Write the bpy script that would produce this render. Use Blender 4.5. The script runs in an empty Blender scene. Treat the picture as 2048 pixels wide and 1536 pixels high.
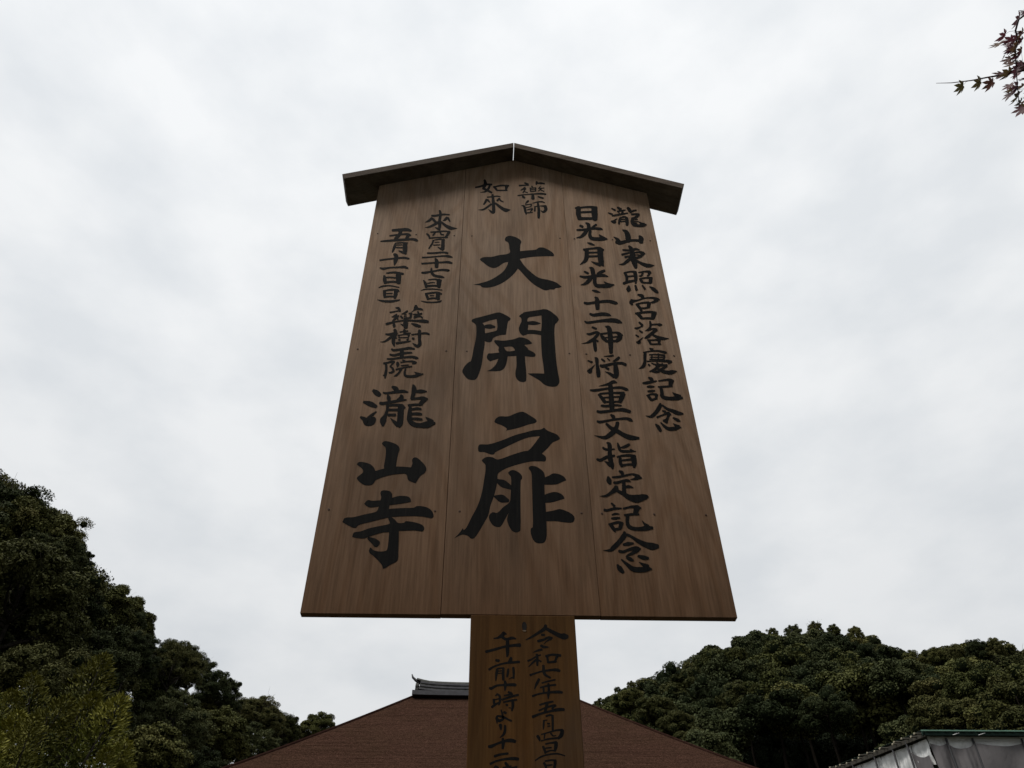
import bpy, math, random
import numpy as np
from mathutils import Vector, Matrix
from mathutils.geometry import tessellate_polygon

scene = bpy.context.scene
COL = scene.collection
R = math.radians

# ------------------------------------------------------------ camera, sky, sun
EYE = Vector((-0.0821, -1.5271, 1.55))
YAW, PITCH, ROLL = 0.0452257, 0.7472083, -0.0105878
cam_d = bpy.data.cameras.new('camera')
cam = bpy.data.objects.new('camera', cam_d)
COL.objects.link(cam)
fw = Vector((math.sin(YAW)*math.cos(PITCH), math.cos(YAW)*math.cos(PITCH), math.sin(PITCH)))
rt = Vector((math.cos(YAW), -math.sin(YAW), 0))
up = rt.cross(fw)
r2 = rt*math.cos(ROLL) + up*math.sin(ROLL)
u2 = -rt*math.sin(ROLL) + up*math.cos(ROLL)
mw = Matrix((r2, u2, -fw)).transposed().to_4x4()
mw.translation = EYE
cam.matrix_world = mw
cam_d.sensor_width = 36
cam_d.lens = 28.125
cam_d.clip_start = 0.05
cam_d.clip_end = 3000
scene.camera = cam
scene.cycles.filter_width = 1.5

SUN_EL, SUN_AZ = 60, 230          # degrees; azimuth clockwise from +y (behind the camera, to its left)
world = bpy.data.worlds.new('World')
scene.world = world
world.use_nodes = True
nt = world.node_tree
for n in list(nt.nodes): nt.nodes.remove(n)
def N(t, **kw):
    n = nt.nodes.new(t)
    for k, v in kw.items(): setattr(n, k, v)
    return n
out = N('ShaderNodeOutputWorld')
mix = N('ShaderNodeMixShader'); mix.inputs[0].default_value = 0.93
sky = N('ShaderNodeTexSky'); sky.sky_type = 'NISHITA'; sky.sun_disc = False
sky.sun_elevation = R(SUN_EL); sky.sun_rotation = R(SUN_AZ)
bg1 = N('ShaderNodeBackground'); bg1.inputs[1].default_value = 0.1
bg2 = N('ShaderNodeBackground'); bg2.inputs[1].default_value = 1.0
nt.links.new(sky.outputs[0], bg1.inputs[0])
tc = N('ShaderNodeTexCoord')
mp = N('ShaderNodeMapping'); mp.inputs['Scale'].default_value = (1, 1, 1.9)
mp.inputs['Rotation'].default_value = (0, 0, 0.6)
nt.links.new(tc.outputs['Generated'], mp.inputs[0])
n1 = N('ShaderNodeTexNoise'); n1.inputs['Scale'].default_value = 6.5; n1.inputs['Detail'].default_value = 8
n1.inputs['Roughness'].default_value = 0.5; n1.inputs['Distortion'].default_value = 0.0
nt.links.new(mp.outputs[0], n1.inputs['Vector'])
cr = N('ShaderNodeValToRGB')
cr.color_ramp.elements[0].position = 0.34; cr.color_ramp.elements[0].color = (0.835, 0.865, 0.89, 1)
cr.color_ramp.elements[1].position = 0.64; cr.color_ramp.elements[1].color = (0.975, 0.99, 0.998, 1)
nt.links.new(n1.outputs[0], cr.inputs[0])
# an overcast sky is brighter towards the zenith than at the horizon
sx = N('ShaderNodeSeparateXYZ'); nt.links.new(tc.outputs['Generated'], sx.inputs[0])
mr = N('ShaderNodeMapRange'); mr.inputs['From Min'].default_value = 0.0; mr.inputs['From Max'].default_value = 0.95
mr.inputs['To Min'].default_value = 0.68; mr.inputs['To Max'].default_value = 1.05
nt.links.new(sx.outputs['Z'], mr.inputs['Value'])
mul = N('ShaderNodeVectorMath', operation='SCALE')
nt.links.new(cr.outputs[0], mul.inputs[0]); nt.links.new(mr.outputs[0], mul.inputs['Scale'])
nt.links.new(mul.outputs[0], bg2.inputs[0])
nt.links.new(bg1.outputs[0], mix.inputs[1]); nt.links.new(bg2.outputs[0], mix.inputs[2])
nt.links.new(mix.outputs[0], out.inputs[0])

sun_d = bpy.data.lights.new('sun', 'SUN'); sun_d.energy = 2.4; sun_d.angle = R(13); sun_d.color = (1.0, 0.96, 0.9)
sun = bpy.data.objects.new('sun', sun_d); COL.objects.link(sun)
sd = Vector((math.sin(R(SUN_AZ))*math.cos(R(SUN_EL)), math.cos(R(SUN_AZ))*math.cos(R(SUN_EL)), math.sin(R(SUN_EL))))
sun.rotation_euler = sd.to_track_quat('Z', 'Y').to_euler(); sun.location = sd*60

scene.view_settings.view_transform = 'Standard'
scene.view_settings.look = 'None'
scene.view_settings.exposure = 0
scene.view_settings.gamma = 1
scene.view_settings.use_curve_mapping = False

# ------------------------------------------------------------ helpers
def link(o, parent=None):
    COL.objects.link(o)
    if parent is not None: o.parent = parent
    return o
def tag(o, label=None, cat=None, group=None, kind=None):
    if label: o['label'] = label
    if cat: o['category'] = cat
    if group: o['group'] = group
    if kind: o['kind'] = kind
    return o
def thing(name, loc, label, cat, group=None):
    o = bpy.data.objects.new(name, None); o.location = loc; o.empty_display_size = 0.2
    COL.objects.link(o); return tag(o, label, cat, group)
def mesh(name, vs, fs, mat, smooth=False):
    me = bpy.data.meshes.new(name); me.from_pydata([tuple(v) for v in vs], [], fs); me.update()
    if mat: me.materials.append(mat)
    if smooth: me.polygons.foreach_set('use_smooth', [True]*len(me.polygons))
    return me
def obj(name, me, parent=None, loc=(0, 0, 0), rot=(0, 0, 0)):
    o = bpy.data.objects.new(name, me); o.location = loc; o.rotation_euler = rot
    return link(o, parent)
def box_me(name, x0, x1, y0, y1, z0, z1, mat):
    v = [(x, y, z) for x in (x0, x1) for y in (y0, y1) for z in (z0, z1)]
    f = [(0, 1, 3, 2), (4, 6, 7, 5), (0, 4, 5, 1), (2, 3, 7, 6), (0, 2, 6, 4), (1, 5, 7, 3)]
    return mesh(name, v, f, mat)
def box(name, x0, x1, y0, y1, z0, z1, mat, parent=None, bevel=0.0):
    o = obj(name, box_me(name, x0, x1, y0, y1, z0, z1, mat), parent)
    if bevel: bev(o, bevel)
    return o
def bev(o, w, seg=2):
    m = o.modifiers.new('edge', 'BEVEL'); m.width = w; m.segments = seg; m.limit_method = 'ANGLE'
def prism(name, poly_xz, y0, y1, mat, parent=None, bevel=0.0):
    n = len(poly_xz)
    v = [(x, y0, z) for x, z in poly_xz] + [(x, y1, z) for x, z in poly_xz]
    f = [tuple(range(n)), tuple(range(2*n-1, n-1, -1))] + [(i, i+n, (i+1) % n+n, (i+1) % n) for i in range(n)]
    o = obj(name, mesh(name, v, f, mat), parent)
    if bevel: bev(o, bevel)
    return o
def tube(path, sides=6):
    """path: list of (Vector, radius) -> verts, faces of a tapered tube"""
    vs, fs = [], []
    for i, (p, r) in enumerate(path):
        a = path[max(i-1, 0)][0]; b = path[min(i+1, len(path)-1)][0]
        d = (b-a).normalized(); q = d.to_track_quat('Z', 'Y')
        for k in range(sides):
            t = 2*math.pi*k/sides
            vs.append(p + q @ Vector((math.cos(t)*r, math.sin(t)*r, 0)))
    for i in range(len(path)-1):
        for k in range(sides):
            a = i*sides+k; b = i*sides+(k+1) % sides
            fs.append((a, b, b+sides, a+sides))
    fs.append(tuple(range(sides))[::-1]); fs.append(tuple(range((len(path)-1)*sides, len(path)*sides)))
    return vs, fs
def join(parts):
    V, F = [], []
    for v, f in parts:
        o = len(V); V += v; F += [tuple(i+o for i in q) for q in f]
    return V, F

# ------------------------------------------------------------ materials
class Mat:
    def __init__(s, name):
        s.m = bpy.data.materials.new(name); s.m.use_nodes = True
        s.t = s.m.node_tree; s.b = s.t.nodes['Principled BSDF']
    def n(s, t, **kw):
        n = s.t.nodes.new(t)
        for k, v in kw.items(): setattr(n, k, v)
        return n
    def l(s, a, b): s.t.links.new(a, b)
    def coord(s, scale=(1, 1, 1), kind='Object', rnd=0.0, offset=None):
        c = s.n('ShaderNodeTexCoord'); m = s.n('ShaderNodeMapping'); m.inputs['Scale'].default_value = scale
        src = c.outputs[kind]
        if rnd:
            oi = s.n('ShaderNodeObjectInfo'); v = s.n('ShaderNodeVectorMath', operation='SCALE')
            cx = s.n('ShaderNodeCombineXYZ'); s.l(oi.outputs['Random'], cx.inputs[0]); s.l(oi.outputs['Random'], cx.inputs[2]); s.l(oi.outputs['Random'], cx.inputs[1])
            s.l(cx.outputs[0], v.inputs[0]); v.inputs['Scale'].default_value = rnd
            a = s.n('ShaderNodeVectorMath', operation='ADD'); s.l(src, a.inputs[0]); s.l(v.outputs[0], a.inputs[1]); src = a.outputs[0]
        s.l(src, m.inputs[0]); return m.outputs[0]
    def noise(s, vec, scale, detail=4, rough=0.5, dist=0.0):
        n = s.n('ShaderNodeTexNoise'); n.inputs['Scale'].default_value = scale; n.inputs['Detail'].default_value = detail
        n.inputs['Roughness'].default_value = rough; n.inputs['Distortion'].default_value = dist
        s.l(vec, n.inputs['Vector']); return n.outputs[0]
    def ramp(s, fac, stops):
        r = s.n('ShaderNodeValToRGB'); e = r.color_ramp.elements
        while len(e) < len(stops): e.new(0.5)
        for i, (p, c) in enumerate(stops):
            e[i].position = p; e[i].color = (*c, 1) if len(c) == 3 else c
        s.l(fac, r.inputs[0]); return r.outputs[0]
    def mixc(s, a, b, f, mode='MIX'):
        m = s.n('ShaderNodeMix', data_type='RGBA', blend_type=mode)
        for sock, v in ((m.inputs[0], f), (m.inputs[6], a), (m.inputs[7], b)):
            if hasattr(v, 'type'): s.l(v, sock)
            else: sock.default_value = v if isinstance(v, (int, float)) else (*v, 1)
        return m.outputs[2]
    def bump(s, h, strength, dist=0.01):
        b = s.n('ShaderNodeBump'); b.inputs['Strength'].default_value = strength; b.inputs['Distance'].default_value = dist
        s.l(h, b.inputs['Height']); s.l(b.outputs[0], s.b.inputs['Normal'])
    def base(s, c):
        if hasattr(c, 'type'): s.l(c, s.b.inputs['Base Color'])
        else: s.b.inputs['Base Color'].default_value = (*c, 1)
    def rough(s, v, spec=0.3):
        s.b.inputs['Roughness'].default_value = v; s.b.inputs['Specular IOR Level'].default_value = spec

def wood(name, lo, hi, along='z', warm=(0.16, 0.085, 0.04), stain=(0.07, 0.055, 0.045), stain_amt=0.55, rnd=7.3, wear_shade=None):
    M = Mat(name)
    st = {'z': (1, 1, 0.045), 'x': (0.045, 1, 1), 'y': (1, 0.045, 1)}[along]
    fine = M.noise(M.coord(st, rnd=rnd), 190, 3, 0.6)
    mid = M.noise(M.coord(tuple(v*(2.2 if v < 1 else 1) for v in st), rnd=rnd), 26, 5, 0.6, 0.6)
    big = M.noise(M.coord(tuple(v*(7 if v < 1 else 1) for v in st), rnd=rnd), 5.5, 4, 0.55, 0.5)
    wv = M.n('ShaderNodeTexWave', wave_type='BANDS', bands_direction='X' if along == 'z' else 'Z')
    wv.inputs['Scale'].default_value = 9; wv.inputs['Distortion'].default_value = 7; wv.inputs['Detail'].default_value = 3
    wv.inputs['Detail Scale'].default_value = 0.9; wv.inputs['Detail Roughness'].default_value = 0.55
    M.l(M.coord(tuple(v*(2.6 if v < 1 else 1) for v in st), rnd=rnd*1.7), wv.inputs['Vector'])
    c = M.ramp(mid, [(0.3, lo), (0.72, hi)])
    c = M.mixc(c, M.ramp(wv.outputs[0], [(0.0, tuple(v*0.72 for v in lo)), (0.5, hi)]), 0.22)
    c = M.mixc(c, warm, M.ramp(big, [(0.42, (0, 0, 0)), (0.75, (0.5,)*3)]))
    cn = M.noise(M.coord(tuple(v*(5.5 if v < 1 else 1) for v in st), rnd=rnd*0.6), 2.1, 1, 0.4, 0.2)
    mm_ = M.n('ShaderNodeMath', operation='MULTIPLY'); M.l(cn, mm_.inputs[0]); mm_.inputs[1].default_value = 150.0
    sn = M.n('ShaderNodeMath', operation='SINE'); M.l(mm_.outputs[0], sn.inputs[0])
    c = M.mixc(c, M.ramp(sn.outputs[0], [(0.25, (1, 1, 1)), (0.9, (0.76, 0.68, 0.60))]), 0.4, 'MULTIPLY')
    oi_ = M.n('ShaderNodeObjectInfo'); mo_ = M.n('ShaderNodeMapRange'); M.l(oi_.outputs['Random'], mo_.inputs[0]); mo_.inputs[3].default_value = 0.86; mo_.inputs[4].default_value = 1.1
    cc_ = M.n('ShaderNodeCombineColor'); [M.l(mo_.outputs[0], cc_.inputs[k_]) for k_ in range(3)]
    c = M.mixc(c, cc_.outputs[0], 1.0, 'MULTIPLY')
    patch = M.noise(M.coord(tuple(v*(10 if v < 1 else 1) for v in st), rnd=rnd*2.9), 3.2, 5, 0.6, 0.8)
    c = M.mixc(c, stain, M.ramp(patch, [(0.5, (0, 0, 0)), (0.74, (stain_amt,)*3)]))
    c = M.mixc(c, (0.55, 0.5, 0.45), M.ramp(fine, [(0.35, (0.0,)*3), (0.7, (0.9,)*3)]), 'MULTIPLY') if False else c
    if wear_shade:  # height tint: weathering plus painted shade, darker towards the bottom edge
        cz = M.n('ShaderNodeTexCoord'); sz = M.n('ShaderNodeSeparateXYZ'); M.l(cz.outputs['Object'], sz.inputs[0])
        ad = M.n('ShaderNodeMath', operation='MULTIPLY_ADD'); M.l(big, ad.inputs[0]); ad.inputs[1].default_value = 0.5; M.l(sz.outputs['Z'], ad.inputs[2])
        mz = M.n('ShaderNodeMapRange'); mz.inputs[1].default_value = wear_shade[0]; mz.inputs[2].default_value = wear_shade[1]; M.l(ad.outputs[0], mz.inputs[0])
        c = M.mixc(c, M.ramp(mz.outputs[0], [(0.0, wear_shade[2]), (1.0, wear_shade[3])]), 1.0, 'MULTIPLY')
    g = M.ramp(fine, [(0.34, (0.80,)*3), (0.62, (1.05,)*3)])
    c = M.mixc(c, g, 1.0, 'MULTIPLY')
    M.base(c); M.rough(0.78, 0.07)
    M.bump(fine, 0.25, 0.0006)
    return M.m

M_board = wood('weathered_board', (0.300, 0.214, 0.155), (0.375, 0.276, 0.206), warm=(0.275, 0.165, 0.095), stain=(0.11, 0.090, 0.075), stain_amt=0.5, wear_shade=(2.45, 3.75, (0.37, 0.275, 0.20), (1.12, 1.09, 1.06)))
M_capw = wood('cap_board_wood', (0.105, 0.082, 0.066), (0.19, 0.158, 0.130), along='x', warm=(0.10, 0.065, 0.05))
M_postw = wood('post_wood', (0.066, 0.032, 0.0105), (0.100, 0.050, 0.017), warm=(0.108, 0.044, 0.010), stain_amt=0.5)

def ink():
    M = Mat('brush_ink'); n = M.noise(M.coord((1, 1, 0.06)), 150, 4, 0.65)
    M.base(M.ramp(n, [(0.35, (0.0045, 0.0045, 0.005)), (0.62, (0.0095, 0.009, 0.0085)), (0.78, (0.024, 0.019, 0.015))])); M.rough(0.75, 0.06)
    return M.m
M_ink = ink()
def plain(name, c, rough=0.6, metal=0.0, var=0.25, scale=30, spec=0.3):
    M = Mat(name); n = M.noise(M.coord(), scale, 4, 0.6)
    M.base(M.ramp(n, [(0.3, tuple(v*(1-var) for v in c)), (0.7, tuple(min(1, v*(1+var)) for v in c))]))
    M.rough(rough, spec); M.b.inputs['Metallic'].default_value = metal
    return M.m
M_nail = plain('rusty_nail', (0.06, 0.032, 0.02), 0.7, 0.0)
M_hole = plain('dark_hole', (0.008, 0.006, 0.005), 0.9)

# ------------------------------------------------------------ the signboard
ZB = 2.318                                   # height of the lower edge of the board
SIGN = thing('wooden_signboard', (0, 0, 0), 'tall gabled wooden notice board with black brush writing on its post', 'signboard')
SX = (-0.450, -0.1640, 0.1652, 0.450)
def cap_under(x): return 1.723 - 0.4018*abs(x) - 0.0015
for i in range(3):
    a, b = SX[i] + (0.0004 if i else 0), SX[i+1] - (0.0007 if i == 0 else 0.0003 if i < 2 else 0)
    zz = [-0.0000, 0.0008, 0.0003][i]
    pts = [(a, ZB+zz), (b, ZB+zz), (b, ZB+cap_under(b))]
    if a < 0 < b: pts.append((0, ZB+cap_under(0)))
    pts.append((a, ZB+cap_under(a)))
    dy = (0.0, -0.0007, 0.0002)[i]*0.4
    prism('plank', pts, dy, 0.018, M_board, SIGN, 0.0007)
for x in (-0.1640, 0.1652):
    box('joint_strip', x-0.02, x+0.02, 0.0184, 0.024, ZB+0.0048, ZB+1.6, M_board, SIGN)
for z in (0.252, 0.765, 1.277):
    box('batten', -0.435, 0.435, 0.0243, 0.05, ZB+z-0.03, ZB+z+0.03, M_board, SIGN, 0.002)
# two cap boards mitred at the ridge with a thin open joint, sloping 21.9 degrees
s_ = 0.4018; L_ = math.hypot(1, s_); nx, nz = s_/L_, 1/L_; T = 0.0285
for sgn in (-1, 1):
    e = 0.5555; g0 = 0.0013
    lo_e = (e, 1.723 - s_*e); hi_e = (e+nx*T, 1.723 - s_*e + nz*T)
    zt = 1.723 + T/nz
    pts = [(g0, ZB+1.723 - s_*g0), (lo_e[0], ZB+lo_e[1]), (hi_e[0], ZB+hi_e[1]), (g0, ZB+zt - s_*g0)]
    pts = [(x*sgn, z) for x, z in pts]
    if sgn < 0: pts = pts[::-1]
    prism('cap_board', pts, -0.05, 0.058, M_capw, SIGN, 0.0012)
# nails
nail_v = []; NS = 10
for r, y in ((0.0026, 0.0), (0.0024, -0.0005), (0.0012, -0.0008)):
    for k in range(NS): nail_v.append((math.cos(2*math.pi*k/NS)*r, y, math.sin(2*math.pi*k/NS)*r))
nail_f = [(i*NS+k, i*NS+(k+1) % NS, (i+1)*NS+(k+1) % NS, (i+1)*NS+k) for i in range(2) for k in range(NS)] + [tuple(range(2*NS, 3*NS))]
nail_me = mesh('nail_head', nail_v, nail_f, M_nail)
for x in (-0.428, -0.309, -0.1895, -0.135, 0.1425, 0.189, 0.308, 0.428):
    for z in (0.252, 0.765, 1.277):
        if x == -0.309 and z < 1: continue          # painted over by the writing
        obj('nail_head', nail_me, SIGN, (x+random.Random(x*z).uniform(-.001, .001), -0.0004, ZB+z), (0, x*9+z*5, 0))
# post: front member carrying the lower text, back post behind the board
def post_front():
    o = box('post', -0.1025, 0.1105, -0.006, 0.062, -0.1, ZB-0.0025, M_postw, SIGN, 0.0018)
    return o
post_front()
box('back_post', -0.05, 0.058, 0.0625, 0.16, -0.1, ZB+1.42, M_postw, SIGN, 0.003)
# plugged peg hole near the top of the post: an upright oval recess with a pale chipped lower lip
hz = ZB-0.0265; hx = 0.0065
pv = []; 
for r in (1.0, 0.7):
    for k in range(16):
        a = 2*math.pi*k/16; pv.append((math.cos(a)*0.0048*r, -0.0004 if r == 1 else -0.0001, math.sin(a)*0.0098*r))
pf = [(k, (k+1) % 16, 16+(k+1) % 16, 16+k) for k in range(16)] + [tuple(range(16, 32))]
obj('peg_hole', mesh('peg_hole', pv, pf, M_hole), SIGN, (hx, -0.0061, hz))
pv = [(-0.0042, -0.0009, -0.0092), (0.0042, -0.0009, -0.0092), (0.0022, -0.0006, -0.0112), (-0.0020, -0.0006, -0.0110), (-0.0042, 0, -0.0092), (0.0042, 0, -0.0092), (0.0022, 0, -0.0114), (-0.0020, 0, -0.0112)]
M_pale = plain('fresh_split_wood', (0.26, 0.19, 0.13), 0.7)
obj('wood_chip', mesh('wood_chip', pv, [(0, 3, 2, 1), (0, 1, 5, 4), (1, 2, 6, 5), (2, 3, 7, 6), (3, 0, 4, 7)], M_pale), SIGN, (hx, -0.0061, hz))

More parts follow.
